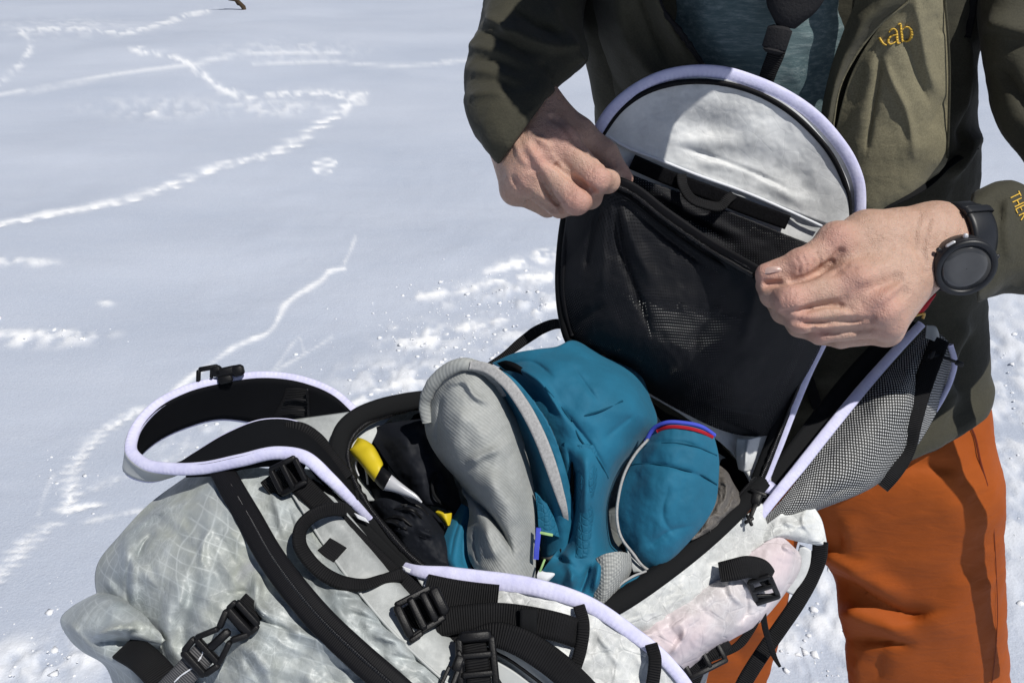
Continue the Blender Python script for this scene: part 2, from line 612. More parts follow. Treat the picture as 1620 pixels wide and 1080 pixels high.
class M_:
    """small helper round a node material"""
    def __init__(self, name, col, rough=0.7, spec=0.4, **kw):
        self.m = bpy.data.materials.new(name)
        self.m.use_nodes = True
        self.t = self.m.node_tree
        self.n, self.l = self.t.nodes, self.t.links
        self.b = self.n["Principled BSDF"]
        self.b.inputs["Base Color"].default_value = tuple(col)[:3] + (1,)
        self.b.inputs["Roughness"].default_value = rough
        self.b.inputs["Specular IOR Level"].default_value = spec
        for k, v in kw.items():
            self.b.inputs[k.replace("_", " ")].default_value = v
        self.tc = self.n.new("ShaderNodeTexCoord")
        self.col = None
        self.h = None
        self.base = tuple(col)[:3] + (1,)
    def co(self, kind='Object', scale=(1, 1, 1), rot=0.0):
        mp = self.n.new("ShaderNodeMapping")
        mp.inputs["Scale"].default_value = scale
        mp.inputs["Rotation"].default_value = (0, 0, rot)
        self.l.new(self.tc.outputs[kind], mp.inputs[0])
        return mp.outputs[0]
    def noise(self, scale, detail=4, co=None, rough=0.55, dist=0.0):
        t = self.n.new("ShaderNodeTexNoise")
        t.inputs["Scale"].default_value = scale
        t.inputs["Detail"].default_value = detail
        t.inputs["Roughness"].default_value = rough
        t.inputs["Distortion"].default_value = dist
        self.l.new(co if co is not None else self.tc.outputs['Object'], t.inputs["Vector"])
        return t.outputs["Fac"]
    def voro(self, scale, co=None, feature='DISTANCE_TO_EDGE', rnd=1.0):
        t = self.n.new("ShaderNodeTexVoronoi")
        t.feature = feature
        t.inputs["Scale"].default_value = scale
        t.inputs["Randomness"].default_value = rnd
        self.l.new(co if co is not None else self.tc.outputs['Object'], t.inputs["Vector"])
        return t.outputs["Distance"]
    def wave(self, scale, co, axis='X', prof='SIN', dist=0.0):
        t = self.n.new("ShaderNodeTexWave")
        t.bands_direction = axis
        t.wave_profile = prof
        t.inputs["Scale"].default_value = scale
        t.inputs["Distortion"].default_value = dist
        self.l.new(co, t.inputs["Vector"])
        return t.outputs["Fac"]
    def ramp(self, fac, stops):
        r = self.n.new("ShaderNodeValToRGB")
        e = r.color_ramp.elements
        e[0].position, e[0].color = stops[0][0], self._c(stops[0][1])
        e[1].position, e[1].color = stops[-1][0], self._c(stops[-1][1])
        for p, c in stops[1:-1]:
            q = e.new(p); q.color = self._c(c)
        self.l.new(fac, r.inputs[0])
        return r.outputs[0]
    def _c(self, c):
        return (c, c, c, 1) if isinstance(c, (int, float)) else tuple(c)[:3] + (1,)
    def math(self, op, a, b=None):
        m = self.n.new("ShaderNodeMath")
        m.operation = op
        for i, v in enumerate((a, b)):
            if v is None: continue
            if isinstance(v, (int, float)): m.inputs[i].default_value = v
            else: self.l.new(v, m.inputs[i])
        return m.outputs[0]
    def mix(self, fac, a, b, mode='MIX'):
        m = self.n.new("ShaderNodeMix")
        m.data_type = 'RGBA'
        m.blend_type = mode
        for i, v in ((0, fac), (6, a), (7, b)):
            if isinstance(v, (int, float)): m.inputs[i].default_value = v if i == 0 else (v, v, v, 1)
            elif isinstance(v, tuple): m.inputs[i].default_value = self._c(v)
            else: self.l.new(v, m.inputs[i])
        return m.outputs[2]
    def setcol(self, c):
        self.col = c
        self.l.new(c, self.b.inputs["Base Color"])
    def vary(self, scale, amt, detail=4):
        """gentle tone variation of the cloth or surface itself"""
        f = self.noise(scale, detail)
        c = self.base
        lo = tuple(v * (1 - amt) for v in c[:3]); hi = tuple(min(v * (1 + amt), 1) for v in c[:3])
        self.setcol(self.ramp(f, [(0.3, lo), (0.7, hi)]))
        return self
    def bump(self, h, dist, strength=1.0):
        b = self.n.new("ShaderNodeBump")
        b.inputs["Distance"].default_value = dist
        b.inputs["Strength"].default_value = strength
        self.l.new(h, b.inputs["Height"])
        if self.h is not None:
            self.l.new(self.h, b.inputs["Normal"])
        self.h = b.outputs[0]
        self.l.new(self.h, self.b.inputs["Normal"])
        return self
    def weave(self, pitch, dist, strength=0.6):
        uv = self.co('UV')
        s = math.pi / pitch / 10 / 2
        a = self.wave(2 * math.pi / pitch / 20, uv, 'X')
        b = self.wave(2 * math.pi / pitch / 20, uv, 'Y')
        self.bump(self.math('MULTIPLY', a, b), dist, strength)
        return self
    def ribs(self, pitch, dist, axis='Y', strength=0.8):
        self.bump(self.wave(2 * math.pi / pitch / 20, self.co('UV'), axis), dist, strength)
        return self
# ------------------------------------------------------------------ cloth, skin, metal, plastic
MT = {}
def cloth(key, col, rough=0.85, spec=0.25, vary=(14, 0.12), weave=None, ribs=None, grain=None, sheen=0.0):
    m = M_(key, col, rough, spec, Sheen_Weight=sheen)
    if vary: m.vary(*vary)
    if grain: m.bump(m.noise(grain[0], 6), grain[1], 0.6)
    if weave: m.weave(*weave)
    if ribs: m.ribs(*ribs)
    MT[key] = m.m
    return m

def softshell(key, col):
    m = M_(key, col, 0.8, 0.3, Sheen_Weight=0.05)
    f = m.noise(9, 5)
    g = m.noise(650, 3)
    lo, hi = tuple(v * 0.86 for v in col[:3]), tuple(v * 1.14 for v in col[:3])
    c = m.ramp(f, [(0.3, lo), (0.7, hi)])
    m.setcol(m.mix(0.12, c, m.ramp(g, [(0.35, 0.0), (0.65, tuple(min(1, v * 3) for v in col[:3]))]), 'ADD'))
    m.bump(m.noise(26, 5, rough=0.5), 0.006, 0.28)
    m.bump(m.noise(48, 6, m.co('Object', (1, 1, 1.8)), rough=0.6, dist=1.0), 0.004, 0.22)
    m.bump(m.noise(900, 2), 0.0004, 0.35)
    MT[key] = m.m
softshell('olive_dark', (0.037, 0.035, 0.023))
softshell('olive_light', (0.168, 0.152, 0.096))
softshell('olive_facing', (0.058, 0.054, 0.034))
cloth('lining_black', (0.006, 0.0065, 0.008), 0.9, 0.1)
cloth('zip_black', (0.005, 0.005, 0.0065), 0.65, 0.18, ribs=(0.0016, 0.0002))
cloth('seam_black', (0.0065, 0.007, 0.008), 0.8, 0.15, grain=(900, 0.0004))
cloth('coil', (0.008, 0.008, 0.0095), 0.32, 0.5, ribs=(0.0018, 0.0009))
cloth('teal_seam', (0.004, 0.055, 0.10), 0.85, 0.15)
cloth('webbing', (0.006, 0.006, 0.007), 0.7, 0.2, vary=(40, 0.3), ribs=(0.0019, 0.0006, 'Y', 0.9), grain=(700, 0.0003))
cloth('webbing_grey', (0.07, 0.07, 0.075), 0.6, 0.35, ribs=(0.0017, 0.0005))
cloth('velcro', (0.005, 0.005, 0.006), 1.0, 0.05, vary=(900, 0.7), grain=(1100, 0.0012), sheen=0.05)
m = M_('piping', (0.64, 0.64, 0.86), 0.8, 0.2, Sheen_Weight=0.1)      # folded binding tape with a row of stitches
f = m.noise(90, 5, rough=0.65)
c = m.ramp(f, [(0.3, (0.56, 0.56, 0.80)), (0.7, (0.69, 0.69, 0.88))])
sx = m.n.new("ShaderNodeSeparateXYZ"); m.l.new(m.tc.outputs['UV'], sx.inputs[0])
row = m.ramp(m.math('ABSOLUTE', m.math('SUBTRACT', sx.outputs[0], 0.0030)), [(0.0003, 1.0), (0.0008, 0.0)])
dash = m.ramp(m.wave(2 * math.pi / 0.0042 / 20, m.co('UV'), 'Y'), [(0.45, 0.0), (0.6, 1.0)])
st = m.math('MULTIPLY', row, dash)
c = m.mix(m.math('MULTIPLY', st, 0.25), c, (0.40, 0.40, 0.62))
m.setcol(c)
m.bump(m.noise(700, 3), 0.0006, 0.4); m.bump(m.noise(60, 3), 0.003, 0.35)
MT['piping'] = m.m
cloth('teal', (0.009, 0.118, 0.205), 0.75, 0.3, vary=(20, 0.15), weave=(0.0009, 0.00012, 0.25), grain=(38, 0.0035), sheen=0.05)
cloth('red_trim', (0.36, 0.010, 0.020), 0.8, 0.2)
cloth('blue_trim', (0.06, 0.085, 0.52), 0.8, 0.2)
cloth('green_trim', (0.30, 0.48, 0.20), 0.8, 0.2)
cloth('label_white', (0.66, 0.68, 0.72), 0.7, 0.2)
cloth('grey_piping', (0.36, 0.36, 0.36), 0.7, 0.3, vary=(500, 0.2), grain=(1200, 0.0005))
cloth('brown_grey', (0.115, 0.105, 0.095), 0.45, 0.4, grain=(90, 0.01))
cloth('navy_black', (0.006, 0.0075, 0.012), 0.7, 0.25, grain=(40, 0.0015))
cloth('pole_yellow', (0.60, 0.46, 0.015), 0.5, 0.4, vary=(30, 0.12))
cloth('rubber', (0.008, 0.0095, 0.013), 0.45, 0.45, vary=(50, 0.1), grain=(1500, 0.0001))
cloth('buckle', (0.005, 0.005, 0.006), 0.45, 0.25, vary=(60, 0.2), grain=(900, 0.0003))
cloth('case', (0.018, 0.018, 0.021), 0.38, 0.5, vary=(90, 0.15), grain=(700, 0.0001))
cloth('yellow_thread', (0.70, 0.44, 0.055), 0.55, 0.4, vary=(700, 0.25))
cloth('gold', (0.55, 0.33, 0.07), 0.35, 0.5)
cloth('hair', (0.05, 0.03, 0.02), 0.6, 0.3)
cloth('boot', (0.03, 0.03, 0.032), 0.6, 0.3)
cloth('bark', (0.07, 0.05, 0.032), 0.95, 0.1, vary=(200, 0.5))
m = M_('steel', (0.62, 0.63, 0.66), 0.35, 0.5, Metallic=0.25); m.vary(40, 0.12); MT['steel'] = m.m
m = M_('lens', (0.055, 0.056, 0.058), 0.12, 0.5, Coat_Weight=0.4, Coat_Roughness=0.05); m.vary(40, 0.3); MT['lens'] = m.m

m = M_('padding', (0.016, 0.016, 0.018), 0.8, 0.2)        # pad of the neck strap: grained
m.bump(m.noise(420, 4), 0.0012, 0.7); MT['padding'] = m.m

m = M_('honeycomb_teal', (0.008, 0.105, 0.185), 0.75, 0.3)  # embossed hexagon cloth
v = m.voro(190, feature='DISTANCE_TO_EDGE', rnd=0.25)
m.vary(20, 0.15); m.bump(m.ramp(v, [(0.02, 0.0), (0.16, 1.0)]), 0.0009, 0.55); MT['honeycomb_teal'] = m.m

m = M_('grey_lining', (0.36, 0.38, 0.375), 0.62, 0.35)
f = m.noise(18, 5)
v = m.voro(330, m.co('Object', (1.0, 1.0, 0.55), rot=0.7), feature='F1', rnd=0.55)
c = m.ramp(f, [(0.3, (0.29, 0.305, 0.30)), (0.7, (0.385, 0.40, 0.39))])
w = m.wave(2 * math.pi / 0.0032 / 20, m.co('UV', rot=0.95), 'X', dist=0.6)
m.setcol(m.mix(0.22, m.mix(0.25, c, m.ramp(v, [(0.15, 1.0), (0.75, 0.6)]), 'MULTIPLY'), m.ramp(w, [(0.2, 0.5), (0.7, 1.0)]), 'MULTIPLY'))
m.bump(w, 0.0004, 0.4); m.bump(m.noise(45, 4), 0.002, 0.2); MT['grey_lining'] = m.m

m = M_('knit_grey', (0.36, 0.37, 0.36), 0.8, 0.2)
v = m.voro(420, feature='F1', rnd=0.15)
m.setcol(m.ramp(v, [(0.1, (0.46, 0.47, 0.45)), (0.75, (0.20, 0.21, 0.21))])); m.bump(m.math('SUBTRACT', 1.0, v), 0.0012, 0.7); MT['knit_grey'] = m.m

m = M_('shirt_wool', (0.045, 0.085, 0.10), 0.9, 0.15)
sx = m.noise(160, 5, m.co('Object', (0.22, 1, 1.6)), rough=0.75)
s2 = m.noise(16, 4, m.co('Object', (0.5, 1, 2.5)))
m.setcol(m.mix(0.55, m.ramp(sx, [(0.30, (0.03, 0.055, 0.065)), (0.5, (0.10, 0.15, 0.16)), (0.68, (0.34, 0.40, 0.40))]), m.ramp(s2, [(0.3, (0.07, 0.11, 0.12)), (0.7, (0.15, 0.21, 0.22))])))
m.bump(sx, 0.0012, 0.6); m.bump(m.noise(1000, 2), 0.0006, 0.4); MT['shirt_wool'] = m.m

m = M_('trouser', (0.365, 0.075, 0.018), 0.7, 0.15)
f = m.noise(7, 5); g = m.noise(1100, 2)
c = m.ramp(f, [(0.3, (0.305, 0.066, 0.009)), (0.7, (0.365, 0.083, 0.012))])
m.setcol(m.mix(0.16, c, m.ramp(g, [(0.3, 0.72), (0.7, 1.0)]), 'MULTIPLY'))
m.bump(m.noise(14, 4, rough=0.45), 0.012, 0.20); m.bump(m.noise(22, 5, m.co('Object', (1, 1, 2.6)), rough=0.5, dist=0.8), 0.006, 0.22); m.bump(m.noise(1300, 2), 0.0003, 0.3); MT['trouser'] = m.m
cloth('trouser_seam', (0.20, 0.035, 0.010), 0.7, 0.3)

def laminate(key, base, lines, glow=0.0, crinkle=0.8, rough=0.38, pink=None, grid=0.016, bk=45, scr=0.25):
    """crisp laminated sailcloth: crinkled film over a diamond of fine threads"""
    m = M_(key, base, rough, 0.5)
    f = m.noise(11, 6, rough=0.65)
    lo, hi = tuple(v * 0.74 for v in base[:3]), tuple(min(v * 1.22, 0.9) for v in base[:3])
    c = m.ramp(f, [(0.36, lo), (0.64, hi)])
    cr = m.voro(bk, m.co('Object', (1, 1.4, 1)), rnd=1.0)
    cr2 = m.voro(bk * 2.7)
    nz = m.noise(bk * 1.3, 8, rough=0.7, dist=0.6)
    edge = m.ramp(cr2, [(0.0, 1.0), (0.045, 0.0)])
    scuff = m.noise(95, 9, m.co('Object', (1.0, 0.45, 0.8), rot=0.6), rough=0.85, dist=0.25)
    c = m.mix(m.ramp(scuff, [(0.49, 0.0), (0.64, 0.12 + 0.63 * scr)]), c, tuple(min(v * 1.65, 0.88) for v in base[:3]))
    mk = m.ramp(m.noise(17, 4), [(0.40, 0.0), (0.58, 1.0)])
    for vs, wd, am in ((85, 0.030, 0.55), (190, 0.045, 0.38)):
        e = m.ramp(m.voro(vs, m.co('Object', (1.0, 0.55, 1.35), rot=0.5)), [(0.0, 1.0), (wd, 0.0)])
        c = m.mix(m.math('MULTIPLY', m.math('MULTIPLY', e, mk), am * scr), c, tuple(min(v * 2.0, 0.85) for v in base[:3]))
    dk = m.ramp(m.noise(13, 3, rough=0.4, dist=0.8), [(0.46, 0.0), (0.56, 0.45)])
    c = m.mix(m.math('MULTIPLY', dk, scr), c, tuple(v * 0.62 for v in base[:3]))
    c = m.mix(m.math('MULTIPLY', edge, 0.16 * crinkle), c, tuple(min(v * 1.5, 0.9) for v in base[:3]))
    if lines:
        s = 2 * math.pi / grid / 20
        w1 = m.wave(s, m.co('UV', rot=math.radians(58)), 'X')
        w2 = m.wave(s, m.co('UV', rot=math.radians(58)), 'Y')
        w3 = m.math('MAXIMUM', m.math('POWER', w1, 26.0), m.math('POWER', w2, 26.0))
        br = m.ramp(m.noise(22, 3), [(0.42, 0.0), (0.6, 1.0)])
        c = m.mix(m.math('MULTIPLY', m.math('MULTIPLY', w3, br), lines), c, tuple(min(v * 1.7, 0.85) for v in base[:3]))
    if glow:       # thin-film tint of the coated cloth
        ir = m.noise(14, 3)
        c = m.mix(glow, c, m.ramp(ir, [(0.3, (0.40, 0.55, 0.62)), (0.5, (0.45, 0.52, 0.50)), (0.62, (0.52, 0.58, 0.42)), (0.75, (0.45, 0.45, 0.62))]))
    if pink:
        c = m.mix(m.ramp(m.noise(9, 3), [(0.42, 0.0), (0.62, 0.75)]), c, pink)
    m.setcol(c)
    fac = m.noise(bk * 0.4, 3, rough=0.4, dist=0.6)
    ridge = m.math('ABSOLUTE', m.math('SUBTRACT', fac, 0.5))
    m.bump(ridge, 0.006, 0.2 * crinkle)                      # long soft dents with sharp valleys
    m.bump(m.ramp(cr, [(0.0, 0.0), (0.05, 1.0)]), 0.0007, 0.35 * crinkle)
    m.bump(nz, 0.0016, 0.35 * crinkle)
    MT[key] = m.m
laminate('sailcloth_grey', (0.335, 0.352, 0.356), 0.7, glow=0.2, rough=0.46, crinkle=0.6, scr=1.0)
laminate('sailcloth_smooth', (0.37, 0.39, 0.39), 0.0, crinkle=0.22, rough=0.5, bk=28)
laminate('sailcloth_white', (0.62, 0.64, 0.635), 0.10, crinkle=1.5, rough=0.45)
laminate('sailcloth_pink', (0.64, 0.60, 0.61), 0.06, crinkle=1.5, rough=0.45, pink=(0.63, 0.52, 0.55), bk=32)
laminate('film_white', (0.62, 0.635, 0.635), 0.0, crinkle=0.3, rough=0.5, bk=60)

m = M_('strap_face_grey', (0.44, 0.46, 0.46), 0.5, 0.4); m.vary(25, 0.1); MT['strap_face_grey'] = m.m

# open black mesh: fine knit with tiny holes that catch light
m = M_('mesh_black', (0.007, 0.008, 0.010), 0.6, 0.25)
uv = m.co('UV')
s = 2 * math.pi / 0.0024 / 20
h = m.math('MULTIPLY', m.wave(s, m.co('UV', rot=0.35), 'X'), m.wave(s, m.co('UV', rot=0.35), 'Y'))
m.setcol(m.ramp(h, [(0.35, (0.0075, 0.008, 0.0105)), (0.85, (0.004, 0.004, 0.006))]))
m.bump(h, 0.0004, 0.3); m.bump(m.noise(30, 4), 0.003, 0.3); MT['mesh_black'] = m.m
tr = m.n.new("ShaderNodeBsdfTransparent"); mx = m.n.new("ShaderNodeMixShader")        # the open holes of the net
m.l.new(m.ramp(h, [(0.56, 0.0), (0.68, 1.0)]), mx.inputs[0]); m.l.new(m.b.outputs[0], mx.inputs[1]); m.l.new(tr.outputs[0], mx.inputs[2])
m.l.new(mx.outputs[0], m.n["Material Output"].inputs[0])

# black and white woven net of the hip pocket
m = M_('net_check', (0.3, 0.3, 0.3), 0.6, 0.3)
s = 2 * math.pi / 0.0030 / 20
w1 = m.wave(s, m.co('UV', rot=0.72), 'X', dist=1.3); w2 = m.wave(s, m.co('UV', rot=0.72), 'Y', dist=1.3)
h = m.math('MULTIPLY', w1, w2)
m.setcol(m.ramp(h, [(0.28, (0.016, 0.017, 0.018)), (0.44, (0.52, 0.53, 0.53))]))
m.bump(h, 0.0008, 0.5); MT['net_check'] = m.m

# skin
m = M_('skin', (0.50, 0.31, 0.25), 0.48, 0.4, Subsurface_Weight=0.12)
m.b.inputs["Subsurface Radius"].default_value = (0.012, 0.004, 0.002)
m.b.inputs["Subsurface Scale"].default_value = 0.6
at = m.n.new("ShaderNodeAttribute"); at.attribute_name = "redness"
f1 = m.noise(55, 5, rough=0.6); f2 = m.noise(330, 4)
c = m.ramp(f1, [(0.3, (0.46, 0.29, 0.215)), (0.7, (0.535, 0.355, 0.275))])
c = m.mix(m.ramp(f2, [(0.58, 0.0), (0.80, 0.2)]), c, (0.30, 0.16, 0.12))
c = m.mix(m.math('MULTIPLY', at.outputs["Fac"], 0.55), c, (0.50, 0.235, 0.20))
hs = m.noise(95, 6, m.co('Object', (2.6, 0.7, 0.9), rot=0.5), rough=0.7)
c = m.mix(m.ramp(hs, [(0.54, 0.0), (0.68, 0.17)]), c, (0.25, 0.16, 0.115))
m.setcol(c)
m.bump(m.noise(75, 3, m.co('Object', (1, 1, 1))), 0.005, 0.35)
m.bump(m.voro(520), 0.0010, 0.6); m.bump(m.noise(170, 6, rough=0.7, dist=0.5), 0.0026, 0.5)
MT['skin'] = m.m
m = M_('nail', (0.55, 0.38, 0.33), 0.3, 0.5); MT['nail'] = m.m

# snow
m = M_('snow', (0.6, 0.64, 0.73), 0.7, 0.25)
at = m.n.new("ShaderNodeAttribute"); at.attribute_name = "churned"
p1 = m.noise(0.8, 5, m.co('Object', (0.6, 1.6, 1))); p2 = m.noise(9, 6, m.co('Object', (0.55, 1.5, 1)), rough=0.65); p3 = m.noise(160, 4)
c = m.ramp(p1, [(0.28, (0.40, 0.45, 0.55)), (0.72, (0.505, 0.55, 0.645))])
c = m.mix(m.ramp(p2, [(0.35, 0.0), (0.75, 0.3)]), c, (0.47, 0.505, 0.585))
sp = m.noise(700, 2)
gr = m.noise(130, 5, rough=0.75)
c = m.mix(m.ramp(gr, [(0.36, 0.14), (0.48, 0.0)]), c, (0.30, 0.34, 0.44))
c = m.mix(m.ramp(gr, [(0.55, 0.0), (0.68, 0.3)]), c, (0.66, 0.69, 0.75))
c = m.mix(m.ramp(sp, [(0.35, 0.16), (0.5, 0.0)]), c, (0.28, 0.32, 0.42))
c = m.mix(m.ramp(sp, [(0.66, 0.0), (0.74, 0.8)]), c, (0.85, 0.87, 0.9))
c = m.mix(at.outputs["Fac"], c, (0.90, 0.91, 0.93))
m.setcol(c)
m.bump(m.noise(4.5, 4, m.co('Object', (0.25, 1.8, 1)), rough=0.5), 0.03, 0.12); m.bump(p2, 0.02, 0.08); m.bump(m.noise(55, 6, rough=0.7), 0.006, 0.3); m.bump(p3, 0.003, 0.7)
MT['snow'] = m.m

# ------------------------------------------------------------------ the snow field
def ground_px(x, y):
    """meeting point of the ray through a photo position with the flat snow"""
    d = FWD + (x - 810) / FPX * RGT + (540 - y) / FPX * UPV
    t = -CAM[2] / d[2]
    return CAM + t * d

def base_height(X, Y):
    r = np.hypot(X, Y)
    h = 0.05 * fbm(X / 2.6, Y / 1.7, seed=21, oct=3) * np.clip((r - 0.9) / 2, 0, 1)
    h = h + 0.35 * vnoise(X / 11.0, Y / 9.0, seed=4) * np.clip((r - 3.5) / 8, 0, 1)
    h = h + np.clip(r - 14, 0, None) * 0.16 + 6.0 * vnoise(X / 90.0, Y / 90.0, seed=8) * np.clip((r - 25) / 60, 0, 1)
    return h

TRACKS = [  # photo line, half-width px, height m, freshness, breakup, dy-stretch
    ([(-40, 362), (60, 342), (150, 326), (230, 306), (300, 283), (350, 262), (420, 245), (470, 222), (505, 200), (545, 172), (580, 152)], 9, 0.022, 0.95, 'steps', 1.5),
    ([(-30, 358), (80, 338), (180, 320), (260, 296)], 3.5, 0.012, 0.9, 'line', 1.0),
    ([(210, 78), (262, 88), (310, 108), (340, 135), (378, 152), (440, 150), (500, 149), (560, 154)], 5, 0.02, 0.75, 'rough', 1.0),
    ([(545, 178), (560, 152), (580, 150)], 4, 0.012, 0.8, 'line', 1.0),
    ([(-10, 150), (80, 138), (200, 115), (300, 103), (360, 90), (430, 84), (560, 86)], 2.5, 0.012, 0.45, 'line', 1.0),
    ([(-10, 135), (25, 110), (45, 82), (50, 66), (30, 50), (60, 47), (140, 48), (200, 52), (280, 30), (340, 14)], 4, 0.016, 0.6, 'rough', 1.0),
    ([(400, 102), (520, 98), (620, 104), (740, 96)], 2.5, 0.01, 0.35, 'line', 1.0),
    ([(497, 259), (520, 254), (533, 257), (518, 263), (496, 269), (508, 274), (524, 272)], 1.8, 0.006, 0.8, 'line', 1.0),
    ([(235, 640), (190, 665), (150, 690), (125, 720), (112, 760), (108, 795), (95, 808)], 6, 0.02, 0.8, 'steps', 1.3),
    ([(95, 810), (130, 800), (150, 795)], 7, 0.018, 0.9, 'steps', 1.0),
    ([(85, 825), (50, 850), (25, 880), (0, 905), (-20, 920)], 7, 0.02, 0.7, 'steps', 1.4),
    ([(145, 775), (185, 755), (240, 748), (300, 700)], 5, 0.014, 0.5, 'steps', 1.3),
    ([(140, 825), (180, 815), (230, 805)], 6, 0.012, 0.6, 'steps', 1.2),
    ([(250, 640), (320, 585), (370, 550), (430, 520), (455, 478), (490, 455), (512, 440), (518, 432), (545, 425)], 3.2, 0.012, 0.8, 'line', 1.0),
    ([(545, 415), (555, 395), (562, 375)], 2.5, 0.008, 0.5, 'line', 1.0),
    ([(400, 620), (440, 575), (475, 535), (482, 560)], 3, 0.01, 0.5, 'line', 1.0),
    ([(430, 590), (480, 560), (530, 530)], 3, 0.01, 0.4, 'rough', 1.0),
    ([(60, 815), (75, 770), (85, 750)], 3, 0.01, 0.4, 'line', 1.0),
    ([(660, 470), (720, 462), (780, 448), (830, 440), (880, 437)], 8, 0.022, 0.95, 'rough', 1.0),
    ([(770, 428), (820, 420), (880, 408)], 6, 0.016, 0.9, 'rough', 1.0),
    ([(850, 400), (900, 396)], 6, 0.016, 0.9, 'rough', 1.0),
    ([(700, 530), (770, 512), (830, 498), (890, 482)], 5, 0.02, 0.9, 'rough', 1.0),
    ([(560, 640), (620, 615), (700, 590)], 6, 0.02, 0.9, 'rough', 1.0),
    ([(1565, 590), (1600, 565), (1640, 540)], 5, -0.02, 0.0, 'line', 1.0),
]
PATCHES = [  # photo centre, radii px, freshness
    (50, 535, 90, 14, 1.0), (120, 528, 60, 8, 0.9), (165, 480, 14, 4, 0.8), (25, 415, 65, 7, 0.9), (665, 535, 60, 24, 1.0), (760, 478, 95, 14, 0.55),
    (830, 530, 90, 40, 0.6), (640, 600, 110, 34, 0.65), (820, 470, 90, 30, 0.55), (250, 180, 22, 5, 0.9), (250, 172, 120, 18, 0.28), (430, 172, 90, 12, 0.45),
    (20, 1050, 130, 40, 0.7), (80, 1040, 90, 30, 0.9), (150, 1000, 70, 18, 0.5), (1600, 700, 120, 260, 0.55), (1280, 1000, 110, 130, 0.7), (1570, 560, 90, 40, 0.5),
    (460, 80, 110, 16, 0.28), (100, 45, 120, 16, 0.25), (330, 700, 90, 30, 0.5), (640, 660, 90, 40, 0.6),
]

